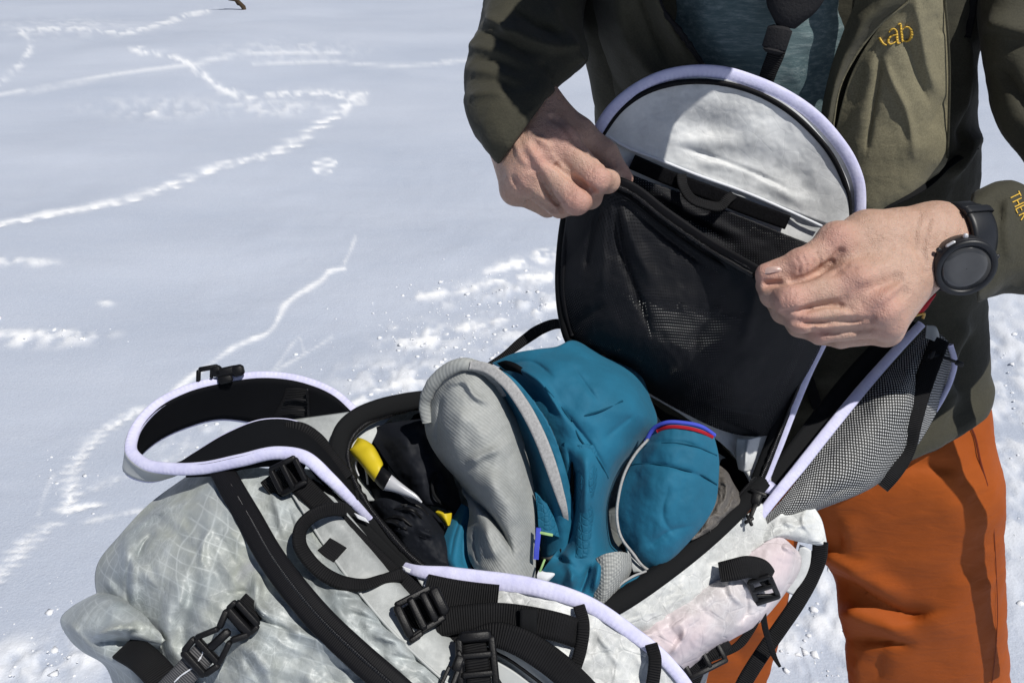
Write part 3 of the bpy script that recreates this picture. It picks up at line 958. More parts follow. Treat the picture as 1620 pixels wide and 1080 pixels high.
def build_ground():
    az = np.concatenate([np.linspace(-180, -46, 40)[:-1], np.linspace(-46, 46, 620), np.linspace(46, 180, 40)[1:]])
    az = np.radians(az)
    r = [0.12]
    while r[-1] < 5200:
        q = r[-1]
        r.append(q + (0.05 if q < 0.7 else max(0.0055, 0.0058 * q * (0.5 + 0.5 * q / 2)) if q < 12 else 0.05 * q))
    r = np.array(r)
    A, R = np.meshgrid(az, r)
    X, Y = R * np.sin(A), R * np.cos(A)
    Z = base_height(X, Y)
    pr = proj(np.stack([X, Y, Z], -1))
    px, py = pr[..., 0], pr[..., 1]
    infr = (pr[..., 2] > 0.2) & (px > -120) & (px < 1740) & (py > -80) & (py < 1200)
    x, y = px[infr], py[infr]
    gx, gy = X[infr], Y[infr]
    h = np.zeros(len(x)); ch = np.zeros(len(x))
    n1 = fbm(gx / 0.05, gy / 0.07, seed=31, oct=3)
    n2 = fbm(gx / 0.16, gy / 0.13, seed=33, oct=4)
    n3 = vnoise(gx / 0.022, gy / 0.03, seed=35)
    for i, (poly, w, a, fr, kind, st) in enumerate(TRACKS):
        pl = smooth_poly(poly, 50).copy()
        q = np.array(pl)
        m = (x > q[:, 0].min() - 90) & (x < q[:, 0].max() + 90) & (y > q[:, 1].min() - 50) & (y < q[:, 1].max() + 50)
        if not m.any(): continue
        xx, yy = x[m], y[m]
        if kind == 'steps':       # separate footfalls along the line, longer than deep
            pl = spline(np.array(poly, float), 400)
            L = np.concatenate([[0], np.cumsum(np.hypot(np.diff(pl[:, 0]), np.diff(pl[:, 1]) * 2))])
            s, k = 6.0, 0
            rnd = random.Random(40 + i)
            f = np.zeros(len(xx))
            while s < L[-1]:
                cx, cy = np.interp(s, L, pl[:, 0]), np.interp(s, L, pl[:, 1])
                sc = 0.55 + 0.45 * np.clip((cy - 80) / 500, 0, 1)
                k += 1
                side = (1 if k % 2 else -1) * w * 0.35
                rx, ry = w * rnd.uniform(1.5, 2.9) * sc, w * rnd.uniform(0.32, 0.5) * sc
                e = np.exp(-(((xx - cx - side * 1.6) / rx) ** 2 + ((yy - cy - side * 0.3 + 0.05 * (xx - cx)) / ry) ** 2) ** 1.3)
                f = np.maximum(f, e)
                s += w * rnd.uniform(1.5, 2.4)
            f = f * np.clip(0.75 + 0.5 * n1[m], 0, 1)
        else:
            d = seg_dist(xx, yy * st, pl * np.array([1, st] + [1] * (pl.shape[1] - 2)))
            ww = w * (1 + 0.45 * n2[m])
            f = np.exp(-(d / np.maximum(ww, 0.6)) ** 2)
            if kind == 'rough':
                f = f * np.clip(0.6 + 0.9 * n1[m] + 0.4 * n3[m], 0, 1)
            else:
                f = f * np.clip(0.85 + 0.4 * n2[m], 0, 1)
        h[m] += (-0.65 if kind == 'steps' else 0.35) * a * f * (0.5 + 0.8 * n3[m]) * 0.6
        ch[m] = np.maximum(ch[m], fr * np.clip(f * (1.15 + 0.5 * n3[m]), 0, 1))
    for (cx, cy, rx, ry, fr) in PATCHES:
        e = np.exp(-(((x - cx) / rx) ** 2 + ((y - cy) / ry) ** 2) ** 1.5)
        lump = np.clip(0.25 + n1 * 0.9 + n3 * 0.5, 0, 1)
        h += e * lump * 0.008
        ch = np.maximum(ch, e * fr * np.clip(0.35 + 0.9 * n1 + 0.3 * n2, 0, 1))
    h += 0.003 * n2 * np.clip(0.5 + vnoise(gx / 0.9, gy / 0.7, seed=60), 0.1, 1)
    CH = np.zeros_like(X); H = np.zeros_like(X)
    CH[infr] = np.clip(ch, 0, 1); H[infr] = h
    Z = Z + H
    # the snow bank the pack stands on
    Z = Z + 0.30 * np.exp(-(((X + 0.06) / 0.42) ** 2 + ((Y - 0.34) / 0.26) ** 2) ** 2) * (1 + 0.08 * fbm(X / 0.1, Y / 0.1, seed=70))
    V = np.stack([X, Y, Z], -1).reshape(-1, 3)
    F = grid_faces(len(r), len(az))
    c = len(V)
    V = np.concatenate([V, [[0, 0, float(Z[0].mean())]]])
    F = F[:, ::-1]
    o = add_mesh("snow_field", V, F, MT['snow'], attr={"churned": np.concatenate([CH.ravel(), [0]])})
    o['kind'] = 'structure'
    return o
GROUND = build_ground()

def crumbs():
    """loose broken snow lying about the boot prints"""
    rnd = random.Random(5)
    gv = np.zeros(len(GROUND.data.vertices) * 3); GROUND.data.vertices.foreach_get("co", gv); gv = gv.reshape(-1, 3)
    pr = proj(gv)
    t = (1 + 5 ** .5) / 2
    ico = np.array([(-1, t, 0), (1, t, 0), (-1, -t, 0), (1, -t, 0), (0, -1, t), (0, 1, t), (0, -1, -t), (0, 1, -t), (t, 0, -1), (t, 0, 1), (-t, 0, -1), (-t, 0, 1)]) / 1.9
    icf = np.array([(0, 11, 5), (0, 5, 1), (0, 1, 7), (0, 7, 10), (0, 10, 11), (1, 5, 9), (5, 11, 4), (11, 10, 2), (10, 7, 6), (7, 1, 8), (3, 9, 4), (3, 4, 2), (3, 2, 6), (3, 6, 8), (3, 8, 9), (4, 9, 5), (2, 4, 11), (6, 2, 10), (8, 6, 7), (9, 8, 1)])
    spots = [(760, 470, 130, 45, 420), (830, 540, 110, 45, 380), (640, 560, 110, 50, 200), (680, 530, 60, 25, 200), (60, 530, 90, 14, 130), (1600, 720, 110, 300, 420), (1285, 1000, 90, 130, 260), (60, 1040, 120, 60, 240), (120, 950, 120, 60, 60),
             (110, 760, 40, 60, 60), (1580, 560, 60, 60, 120), (330, 700, 90, 30, 60), (640, 640, 90, 40, 120)]
    V, F = [], []
    for cx, cy, rx, ry, n in spots:
        m = np.argwhere((np.abs(pr[:, 0] - cx) < rx * 1.6) & (np.abs(pr[:, 1] - cy) < ry * 1.6) & (pr[:, 2] > 0.3))[:, 0]
        if len(m) == 0: continue
        w = np.exp(-((pr[m, 0] - cx) / rx) ** 2 - ((pr[m, 1] - cy) / ry) ** 2)
        g = np.random.default_rng(cx)
        for i in g.choice(m, size=int(n * .4), p=w / w.sum()):
            r = min(0.0012 * math.exp(g.exponential(0.55)) * (0.6 + 0.22 * pr[i, 2]), 0.0085)
            A = g.normal(size=(3, 3)); Q, _ = np.linalg.qr(A)
            v = (ico * (1 + 0.28 * g.normal(size=(12, 1)))) @ Q * r * np.array([1.2, 1.1, 0.75])
            c = gv[i] + np.array([g.normal() * .012, g.normal() * .012, r * 0.05])
            F.append(icf + 12 * len(V)); V.append(v + c)
    V = np.concatenate(V); F = np.concatenate(F)
    o = add_mesh("snow_crumbs", V, F, MT['snow'], smooth=False, attr={"churned": np.full(len(V), 0.75)})
    o['kind'] = 'stuff'
    o['label'] = "loose crumbs of broken snow scattered around the tracks and boots"
crumbs()
# ------------------------------------------------------------------ the person
FOOT = (0.42, 0.80, 0.0)
person = root("person", "person in olive jacket and orange trousers bending to hold the pack lid open", "person", FOOT)

# ---- hands and head: one skin
def hand_mesh(field_pts, build, res=0.00125):
    pts = np.array(field_pts)
    fd = Field(pts.min(0) - 0.035, pts.max(0) + 0.035, res)
    build(fd)
    V, F = fd.mesh()
    return relax(V, F, 2, 0.4), F

def px_list(*a):
    return [P(*q) for q in a]

def right_hand(f):
    W1, W2 = P(800, 150, .712), P(846, 120, .718)
    A1, A2 = P(775, 60, .76), P(830, 40, .765)
    # forearm and wrist
    f.chain([P(826, 60, .775), P(826, 120, .728), P(828, 178, .700)], [.018, .024, .025], .008, .015)
    f.chain([P(806, 130, .72), P(802, 190, .700)], [.020, .019], .01, .015)
    # back of the hand: wrist to the four knuckles
    mcp = {'i': P(886, 226, .664), 'm': P(850, 252, .662), 'r': P(829, 280, .670), 'p': P(816, 300, .684)}
    f.chain([P(846, 168, .700), mcp['i']], [.021, .0150], .01, .018)
    f.chain([P(830, 180, .696), mcp['m']], [.021, .0150], .01, .018)
    f.chain([P(815, 195, .698), mcp['r']], [.020, .0140], .01, .018)
    f.chain([P(803, 205, .703), mcp['p']], [.018, .0125], .01, .018)
    f.chain([P(838, 205, .705), P(868, 245, .688)], [.020, .016], .01, .02)     # palm side
    # fingers: proximal part seen, the rest curled under to the pinch
    f.chain([mcp['i'], P(944, 283, .652), P(962, 287, .668), P(968, 281, .684)], [.0132, .0112, .0098, .0078], .0025, .0045)
    f.chain([mcp['m'], P(912, 317, .654), P(934, 312, .672), P(944, 298, .690)], [.0132, .0112, .0098, .0080], .0025, .0035)
    f.chain([mcp['r'], P(886, 325, .668), P(908, 323, .684), P(922, 308, .698)], [.0125, .0104, .0092, .0078], .0025, .0032)
    f.chain([mcp['p'], P(866, 327, .688), P(884, 326, .700), P(900, 312, .710)], [.0112, .0090, .0080, .0068], .0025, .0032)
    # thumb lying behind the cloth
    f.chain([P(850, 172, .700), P(914, 212, .690), P(956, 244, .690), P(987, 283, .690)], [.0205, .0140, .0118, .0082], .005, .012)
    f.chain([P(862, 200, .692), P(908, 222, .684)], [.016, .012], .01, .014)       # web of the thumb
    # knuckle bumps and tendons
    for q, r in ((mcp['i'], .0150), (mcp['m'], .0152), (mcp['r'], .0138), (mcp['p'], .0124)):
        v = (CAM - q); v /= np.linalg.norm(v)
        f.ball(q + v * .0022, r, .006)
    for q, r in ((P(944, 283, .650), .0114), (P(912, 317, .652), .0114)):
        f.ball(q, r, .004)
    for a, b in (((842, 190, .677), (880, 224, .651)), ((826, 196, .676), (846, 246, .648)), ((814, 208, .680), (826, 272, .657))):
        f.chain([P(*a), P(*b)], [.0022, .0032], .002, .006)
    # valleys between the fingers, then fine creases
    f.crease([(872, 256), (884, 264), (902, 279), (920, 291), (938, 303)], .0034, .0024)
    f.crease([(846, 268), (857, 284), (866, 300), (877, 318), (894, 336)], .0032, .0024)
    f.crease([(812, 284), (822, 299), (845, 315), (878, 335)], .0028, .0024)
    f.crease([(874, 186), (900, 206), (914, 226), (934, 244), (966, 268)], .0022, .004)
    f.crease([(880, 262), (902, 279), (922, 293), (936, 302)], .0024, .0018, 0)
    f.crease([(852, 277), (866, 300), (882, 322)], .0022, .0018, 0)
    for o in (0, 8):
        f.crease([(938 + o * .4, 268 + o), (930 + o * .6, 282 + o)], .0007, .0012)
        f.crease([(906 + o * .4, 300 + o), (896 + o * .6, 312 + o)], .0007, .0012)
    f.welt([(836, 205), (850, 222), (868, 232)], .0016, .5, .004)
    f.welt([(812, 210), (822, 240), (834, 258)], .0016, .5, .004)
    f.crease([(846, 226), (858, 240), (864, 250)], .0022, .006)
    f.crease([(826, 240), (836, 256), (840, 266)], .0020, .006)

def left_hand(f):
    # wrist and forearm
    f.chain([P(1620, 395, .722), P(1560, 390, .692), P(1488, 394, .668)], [.022, .0275, .0265], .01, .015)
    f.chain([P(1535, 362, .685), P(1480, 358, .664), P(1440, 368, .658)], [.020, .0185, .0170], .01, .016)
    f.chain([P(1530, 412, .69), P(1476, 412, .668)], [.017, .0150], .01, .016)
    mcp = {'i': P(1350, 446, .630), 'm': P(1390, 484, .628), 'r': P(1402, 508, .638), 'p': P(1402, 523, .656)}
    f.chain([P(1462, 388, .660), mcp['i']], [.0200, .0155], .01, .018)
    f.chain([P(1466, 402, .658), mcp['m']], [.0195, .0150], .01, .018)
    f.chain([P(1452, 410, .660), mcp['r']], [.0180, .0136], .01, .018)
    f.chain([P(1450, 420, .668), mcp['p']], [.0145, .0118], .01, .018)
    f.chain([P(1450, 372, .662), P(1372, 372, .652), P(1336, 394, .648)], [.0180, .0180, .0150], .012, .018)   # thumb side
    f.chain([P(1420, 440, .674), P(1360, 470, .662)], [.018, .015], .01, .018)
    f.chain([P(1345, 404, .656), P(1290, 432, .654), P(1240, 446, .656)], [.013, .011, .008], .006, .006)     # flesh under the thumb
    # fingers
    f.chain([mcp['i'], P(1250, 473, .628), P(1224, 466, .642), P(1212, 452, .656)], [.0138, .0124, .0106, .0084], .003, .0050)
    f.chain([mcp['m'], P(1268, 504, .632), P(1240, 492, .650), P(1222, 470, .664)], [.0132, .0114, .0100, .0080], .003, .0036)
    f.chain([mcp['r'], P(1297, 523, .644), P(1264, 515, .660), P(1240, 490, .672)], [.0125, .0104, .0092, .0078], .003, .0032)
    f.chain([mcp['p'], P(1330, 534, .658), P(1296, 530, .672), P(1270, 510, .682)], [.0108, .0086, .0078, .0066], .003, .0030)
    # thumb
    f.chain([P(1412, 372, .656), P(1324, 385, .642), P(1266, 417, .638), P(1212, 433, .644)], [.0185, .0136, .0108, .0086], .005, .010)
    f.ball(P(1322, 378, .641), .0135, .008)
    f.ball(P(1266, 416, .6365), .0112, .004)
    # knuckles and tendons
    for q, r in ((mcp['i'], .0150), (mcp['m'], .0152), (mcp['r'], .0140), (mcp['p'], .0120)):
        v = (CAM - q); v /= np.linalg.norm(v)
        f.ball(q + v * .0020, r, .006)
    f.ball(P(1250, 474, .6265), .0124, .004)
    for a, b in (((1448, 396, .640), (1362, 440, .6155)), ((1452, 412, .639), (1398, 474, .614)), ((1455, 424, .642), (1412, 500, .625))):
        f.chain([P(*a), P(*b)], [.0018, .0030], .002, .006)
    # clefts, creases and tendons
    f.crease([(1330, 399), (1320, 411), (1303, 425), (1285, 436), (1248, 446), (1210, 449)], .0036, .0024)
    f.crease([(1345, 486), (1320, 480), (1293, 484), (1265, 492), (1240, 496)], .0032, .0024)
    f.crease([(1378, 508), (1340, 507), (1300, 511), (1256, 510)], .0030, .0024)
    f.crease([(1380, 522), (1345, 525), (1310, 526), (1284, 522)], .0018, .0024)
    f.crease([(1316, 414), (1300, 427), (1280, 438), (1248, 446), (1216, 449)], .0026, .0018, -.1)
    f.crease([(1330, 483), (1293, 485), (1265, 492)], .0020, .0018, 0)
    f.crease([(1360, 508), (1320, 510), (1270, 511)], .0018, .0018, 0)
    for k in range(4):
        f.crease([(1291 - k * 11, 399 + k * 3), (1298 - k * 11, 412 + k * 3), (1296 - k * 11, 424 + k * 3)], .0008, .0012)
    for k in range(3):
        f.crease([(1244 + k * 7, 464), (1240 + k * 7, 476), (1244 + k * 7, 486)], .0007, .0012)
        f.crease([(1264 + k * 6, 496), (1261 + k * 6, 502), (1264 + k * 6, 507)], .0006, .0012)
    f.crease([(1360, 462), (1390, 452), (1420, 440)], .0020, .007)
    f.crease([(1380, 498), (1410, 480), (1432, 462)], .0018, .007)
    f.crease([(1322, 430), (1338, 422), (1352, 424)], .0010, .002)
    f.crease([(1316, 436), (1330, 432)], .0009, .002)
    f.crease([(1456, 340), (1448, 370), (1452, 400)], .0012, .006)
    f.crease([(1470, 350), (1462, 380), (1464, 430)], .0010, .004)
    NAIL.append([[(x, y, f.surf(x, y) + e) for x, y, e in r] for r in (
        [(1208, 425, .0003), (1218, 422, -.0012), (1228, 421, -.0014), (1236, 422, .0003)], [(1205, 429, .0001), (1217, 427, -.0017), (1229, 426, -.0018), (1238, 427, .0002)], [(1207, 434, .0003), (1218, 432, -.0014), (1228, 431, -.0015), (1236, 431, .0003)])])

NAIL = []
skV, skF = [], []
def put(V, F):
    b = sum(len(v) for v in skV)
    skV.append(V); skF.append(F + b)
put(*hand_mesh([P(760, 20, .79), P(1010, 350, .63), P(800, 350, .72), P(980, 40, .73)], right_hand))
put(*hand_mesh([P(1180, 330, .60), P(1650, 350, .74), P(1200, 560, .70), P(1480, 540, .60), P(1640, 460, .74)], left_hand))

HEAD = np.array([0.216, 0.625, 1.62])
NECK = np.array([0.30, 0.86, 1.43])
def head(f):
    fwd = np.array([-0.25, -0.62, -0.74]); fwd /= np.linalg.norm(fwd)
    side = np.cross(fwd, [0, 0, 1.0]); side /= np.linalg.norm(side)
    up = np.cross(side, fwd)
    q = lambda s, u, w: HEAD + side * s + up * u + fwd * w
    f.chain([q(0, .040, -.030), q(0, .030, .022)], [.074, .070], .02, .02)
    f.chain([q(0, 0, .02), q(0, -.065, .050)], [.064, .036], .02, .03)
    f.chain([q(0, -.02, -.04), NECK + (0, 0, .0), NECK + (0.02, .06, -.10)], [.056, .060, .075], .02, .03)
    f.chain([q(0, .02, .085), q(0, -.025, .106)], [.009, .013], .005, .012)            # nose
    for s in (-1, 1):
        f.ball(q(.036 * s, .012, .076), .016, .008)
        f.chain([q(.06 * s, .034, .075), q(.015 * s, .037, .094)], [.007, .008], .004, .012)
        f.chain([q(.077 * s, .02, -.015), q(.080 * s, -.03, -.005)], [.016, .011], .006, .008)
        f.groove([q(.020 * s, .014, .097), q(.050 * s, .014, .088)], .003, .005)
        f.ball(q(.045 * s, -.02, .065), .022, .02)
    f.groove([q(-.022, -.055, .098), q(.022, -.055, .098)], .0025, .005)
    f.chain([q(-.018, -.066, .088), q(.018, -.066, .088)], [.008, .008], .004, .01)
def head_mesh():
    fd = Field(np.minimum(HEAD, NECK) - 0.22, np.maximum(HEAD, NECK) + 0.2, 0.005)
    head(fd)
    V, F = fd.mesh()
    return relax(V, F, 1), F
put(*head_mesh())
skV = np.concatenate(skV); skF = np.concatenate(skF)
red = np.zeros(len(skV))
for q, r in (((886, 226, .655), .016), ((850, 252, .650), .016), ((944, 283, .642), .015), ((912, 317, .644), .017), ((829, 280, .66), .012), ((987, 283, .69), .014),
             ((1350, 446, .62), .016), ((1390, 484, .617), .020), ((1402, 508, .63), .014), ((1250, 473, .618), .018), ((1268, 504, .622), .013), ((1266, 417, .63), .016),
             ((1212, 433, .64), .014), ((1322, 378, .63), .015), ((1297, 523, .636), .012)):
    red = np.maximum(red, np.exp(-(np.linalg.norm(skV - P(*q), axis=1) / r) ** 2))
body = add_mesh("body", skV, skF, MT['skin'], person, attr={"redness": red})

# thumb nail
G = loft_grid(NAIL[0], 10, 8)
Wn = P3(G); nn = grid_normals(Wn)
if ((CAM - Wn) * nn).sum() < 0: nn = -nn
V, F = shell(Wn, 0.002, nn)
nail = add_mesh("thumbnail", V, F, MT['nail'], body)

# hair: a close cap
def hair_f(f):
    fwd = np.array([-0.25, -0.62, -0.74]); fwd /= np.linalg.norm(fwd)
    side = np.cross(fwd, [0, 0, 1.0]); side /= np.linalg.norm(side)
    up = np.cross(side, fwd)
    q = lambda s, u, w: HEAD + side * s + up * u + fwd * w
    f.chain([q(0, .047, -.036), q(0, .048, .016)], [.075, .068], .02, .02)
    f.chain([q(0, .0, -.05), q(0, .045, -.034)], [.060, .072], .02, .02)
fd = Field(HEAD - 0.19, HEAD + 0.19, 0.006); hair_f(fd); V, F = fd.mesh()
V = V + 0.004 * np.stack([vnoise(V[:, 0] * 90, V[:, 1] * 90, V[:, 2] * 90, s) for s in (1, 2, 3)], -1)
add_mesh("hair", V, F, MT['hair'], person)

# ---- trousers
trousers = link(bpy.data.objects.new("trousers", None)); trousers.parent = person
left_leg = limb("trouser_leg", [
    (1240, 520, 1540, 520, 1.02, .06), (1240, 600, 1562, 600, 1.03, .075), (1244, 700, 1577, 700, 1.055, .088), (1258, 780, 1588, 780, 1.075, .092),
    (1296, 868, 1590, 866, 1.130, .092), (1318, 920, 1591, 915, 1.165, .090), (1334, 1000, 1594, 998, 1.22, .088), (1345, 1080, 1597, 1080, 1.29, .088),
    (1362, 1190, 1600, 1190, 1.40, .085), (1376, 1268, 1600, 1268, 1.475, .082)], MT['trouser'], trousers, nu=120, nv=170,
    folds=[([(1290, 862), (1360, 905), (1440, 955)], 15, .020), ([(1290, 895), (1370, 948), (1440, 972), (1500, 958)], -12, -.026),
           ([(1320, 960), (1400, 990), (1450, 1012)], 15, .016), ([(1325, 1008), (1400, 1014), (1455, 1022)], -11, -.022),
           ([(1370, 965), (1430, 962), (1480, 958)], -4, -.006), ([(1352, 810), (1346, 850), (1360, 880), (1400, 910)], 20, .008), ([(1320, 830), (1330, 870), (1380, 890)], -14, -.008),
           ([(1500, 960), (1440, 1000), (1400, 1070)], 26, .008), ([(1540, 900), (1500, 960), (1460, 1010)], 24, .005), ([(1470, 640), (1500, 760), (1545, 900)], 34, .004),
           ([(1355, 1030), (1362, 1080), (1368, 1130)], 10, .006), ([(1385, 1030), (1390, 1080)], -8, -.006), ([(1420, 740), (1470, 735), (1520, 745)], 12, -.004)],
    wrinkle=(.0035, .07))
right_leg = limb("trouser_leg", [
    (960, 560, 1290, 560, 1.05, .07), (980, 700, 1280, 700, 1.075, .085), (1000, 800, 1268, 800, 1.09, .09), (1010, 900, 1254, 900, 1.14, .088),
    (1012, 960, 1244, 960, 1.18, .086), (1012, 1040, 1224, 1040, 1.25, .085), (1010, 1110, 1210, 1110, 1.32, .084), (1010, 1200, 1212, 1200, 1.40, .082), (1018, 1268, 1216, 1268, 1.475, .080)],
    MT['trouser'], trousers, nu=90, nv=110, folds=[([(1150, 960), (1200, 1000), (1225, 1040)], 16, .008), ([(1140, 1010), (1190, 1050)], -10, -.008)], wrinkle=(.004, .07))
def on_leg(p, off=.0012):
    return [(x, y, depth_on("trouser_leg_l", x, y) - off) for x, y in p]
G = limb_grid([(1240, 520, 1540, 520, 1.02, .06), (1240, 600, 1562, 600, 1.03, .075), (1244, 700, 1577, 700, 1.055, .088), (1258, 780, 1588, 780, 1.075, .092),
    (1296, 868, 1590, 866, 1.130, .092), (1318, 920, 1591, 915, 1.165, .090), (1334, 1000, 1594, 998, 1.22, .088), (1345, 1080, 1597, 1080, 1.29, .088),
    (1362, 1190, 1600, 1190, 1.40, .085), (1376, 1268, 1600, 1268, 1.475, .082)], 120, 170)
LOFTS["trouser_leg_l"] = proj(G[:, :61])
ribbon("pocket_zip", on_leg([(1526, 655), (1542, 690), (1551, 730), (1562, 768)]), .0026, MT['trouser_seam'], trousers, thick=.0010, n=40)
ribbon("side_seam", on_leg([(1572, 830), (1576, 900), (1578, 980), (1574, 1040), (1568, 1090)]), .0010, MT['trouser_seam'], trousers, thick=.0006, n=40)
for s, (cx, cy) in enumerate(((1488, 1268), (1116, 1268))):
    w = P(cx, cy, 1.475)
    f = Field(np.array([w[0] - .12, w[1] - .30, -.03]), np.array([w[0] + .12, w[1] + .16, .2]), .008)
    f.chain([w + (0, .04, .09), w + (0, .03, -w[2] + .055)], [.052, .052], .02, .02)
    f.chain([np.array([w[0], w[1] + .05, .045]), np.array([w[0] - .01, w[1] - .17, .038])], [.050, .042], .02, .03)
    V, F = f.mesh(); V[:, 2] = np.maximum(V[:, 2], 0.0)
    add_mesh("boot", V, F, MT['boot'], person)

# ---- shirt
SHIRT = [[(985, -170, .80), (1080, -170, .705), (1200, -170, .685), (1330, -170, .70), (1420, -170, .78)],
         [(1000, -60, .78), (1090, -60, .715), (1200, -60, .695), (1320, -60, .71), (1420, -60, .76)],
         [(1010, 20, .78), (1100, 20, .735), (1200, 20, .718), (1310, 20, .735), (1410, 20, .775)],
         [(1030, 110, .79), (1110, 110, .758), (1200, 110, .742), (1290, 110, .757), (1370, 110, .79)],
         [(1060, 200, .81), (1130, 200, .785), (1210, 200, .772), (1290, 200, .785), (1360, 200, .81)],
         [(1080, 300, .84), (1150, 300, .825), (1210, 300, .815), (1290, 300, .825), (1360, 300, .84)]]
loft("shirt", SHIRT, MT['shirt_wool'], person, 60, 70, thick=.002,
     folds=[([(1090, 0), (1130, 60), (1180, 110)], 22, .004), ([(1300, 30), (1270, 90), (1250, 150)], 18, .004)], wrinkle=(.002, 60))

# ---- jacket
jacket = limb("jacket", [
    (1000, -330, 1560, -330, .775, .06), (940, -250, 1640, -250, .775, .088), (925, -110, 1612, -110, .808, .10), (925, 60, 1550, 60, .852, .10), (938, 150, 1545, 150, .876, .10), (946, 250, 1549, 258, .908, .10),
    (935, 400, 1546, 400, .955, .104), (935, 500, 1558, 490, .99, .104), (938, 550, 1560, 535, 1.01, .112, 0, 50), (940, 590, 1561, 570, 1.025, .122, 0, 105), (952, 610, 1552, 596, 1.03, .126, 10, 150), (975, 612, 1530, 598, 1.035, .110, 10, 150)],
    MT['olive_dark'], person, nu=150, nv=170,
    folds=[([(1540, 500), (1500, 560), (1480, 640)], 18, .010), ([(1552, 520), (1525, 585), (1530, 640)], -9, -.010), ([(1440, 700), (1500, 640), (1530, 600)], 14, .006),
           ([(1380, 560), (1420, 640), (1450, 700)], 20, .006), ([(1330, 600), (1240, 590), (1200, 600)], 10, .005), ([(1330, 640), (1250, 650), (1220, 660)], 10, .005), ([(1320, 690), (1250, 700), (1220, 720)], 10, .005),
           ([(1510, 20), (1525, 120), (1520, 220)], 12, .008), ([(1545, 60), (1535, 150), (1520, 250)], -10, -.010), ([(1490, 290), (1530, 240), (1560, 200)], 10, .008)],
    wrinkle=(.005, .09))
ribbon("hem_tape", [(x, y, depth_on("jacket", x, y) - .003) for x, y in ((1275, 590), (1292, 640), (1310, 690), (1330, 720))], .012, MT['seam_black'], jacket, thick=.0012, n=30)
loft("right_front", [
    [(930, -260, .80), (985, -260, .70), (1040, -260, .665), (1075, -260, .655)],
    [(915, -130, .815), (960, -130, .725), (1010, -130, .685), (1035, -130, .675)],
    [(917, 0, .83), (960, 0, .745), (1000, 0, .712), (1040, 0, .700)],
    [(927, 80, .85), (975, 80, .765), (1035, 80, .735), (1093, 78, .722)],
    [(938, 150, .87), (990, 150, .79), (1060, 150, .757), (1132, 148, .746)],
    [(948, 230, .90), (1000, 230, .82), (1090, 230, .79), (1180, 230, .78)],
    [(955, 340, .93), (1020, 340, .855), (1100, 340, .835), (1200, 340, .825)]], MT['olive_dark'], jacket, 70, 80, thick=.003,
    folds=[([(965, -60), (990, 60), (1040, 130), (1075, 165)], 15, .008), ([(1000, -60), (1030, 40), (1062, 110)], -8, -.009), ([(940, 60), (975, 130), (1030, 200)], -10, -.007), ([(1025, -40), (1055, 40), (1090, 100)], 9, .006)], wrinkle=(.003, 60))
tube("front_zip", [(1018, -120, .672), (1036, -20, .694), (1048, 15, .700), (1072, 46, .708), (1095, 78, .719), (1112, 105, .730), (1124, 130, .738)], .0026, MT['zip_black'], jacket, n=120, jitter=.25)
LIGHT = [[(1395, -260, .675), (1420, -260, .690), (1455, -260, .705), (1500, -260, .73)],
         [(1418, -120, .690), (1440, -120, .698), (1470, -120, .712), (1498, -120, .735)],
         [(1436, -10, .708), (1455, -10, .708), (1478, -10, .718), (1496, -10, .738)],
         [(1386, 50, .733), (1425, 50, .724), (1465, 50, .728), (1499, 50, .748)],
         [(1350, 110, .755), (1400, 110, .742), (1455, 110, .744), (1502, 110, .765)],
         [(1328, 180, .776), (1385, 180, .762), (1450, 180, .764), (1501, 180, .785)],
         [(1318, 250, .800), (1380, 255, .784), (1445, 255, .786), (1499, 252, .805)],
         [(1322, 330, .825), (1380, 318, .805), (1435, 305, .808), (1485, 275, .822)],
         [(1330, 400, .848), (1380, 345, .822), (1430, 318, .820), (1478, 288, .832)]]
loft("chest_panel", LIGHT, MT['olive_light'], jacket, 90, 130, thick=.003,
     folds=[([(1391, 66), (1391, 110), (1380, 180), (1368, 255)], -3.5, -0.00465), ([(1380, 70), (1375, 130), (1350, 220)], 13, 0.00217),
            ([(1396, 80), (1412, 130), (1432, 170), (1450, 260)], 7, 0.00341), ([(1424, 30), (1440, 85), (1455, 130), (1478, 180)], -9, -0.00558),
            ([(1445, -20), (1458, 50), (1470, 110), (1492, 165)], 9, 0.00372), ([(1478, 20), (1490, 60)], -8, -0.00372), ([(1500, 150), (1482, 178), (1470, 210)], -7, -0.00310), ([(1420, 240), (1470, 230), (1500, 200)], 14, 0.00186)], wrinkle=(.0012, 50))
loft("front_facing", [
    [(1330, -260, .655), (1365, -260, .645), (1398, -260, .662)],
    [(1345, -120, .680), (1390, -120, .667), (1424, -120, .680)],
    [(1353, 0, .705), (1398, 0, .688), (1440, -2, .698)],
    [(1335, 48, .720), (1365, 45, .705), (1394, 38, .714)],
    [(1316, 102, .740), (1334, 98, .727), (1351, 93, .735)],
    [(1304, 150, .758), (1318, 147, .745), (1328, 138, .752)],
    [(1296, 200, .778), (1309, 198, .766), (1318, 190, .772)],
    [(1290, 270, .805), (1304, 270, .795), (1314, 268, .800)]], MT['olive_facing'], jacket, 40, 80, thick=.003, folds=[([(1380, 0), (1352, 60), (1325, 120), (1312, 200)], 10, .003)], wrinkle=(.001, 30))
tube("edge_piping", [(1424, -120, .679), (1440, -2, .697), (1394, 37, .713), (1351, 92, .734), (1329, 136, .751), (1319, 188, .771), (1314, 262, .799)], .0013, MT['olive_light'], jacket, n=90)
ribbon("pit_zip", [(x, y, depth_on("jacket", x, y) - .004) for x, y in ((1541, -20), (1538, 20), (1530, 60))], .007, MT['zip_black'], jacket, n=24)
ribbon("waist_seam", [(1330, 352, .842), (1375, 336, .822), (1425, 316, .812), (1470, 290, .818), (1500, 262, .828), (1545, 232, .85)], .007, MT['seam_black'], jacket, n=50)
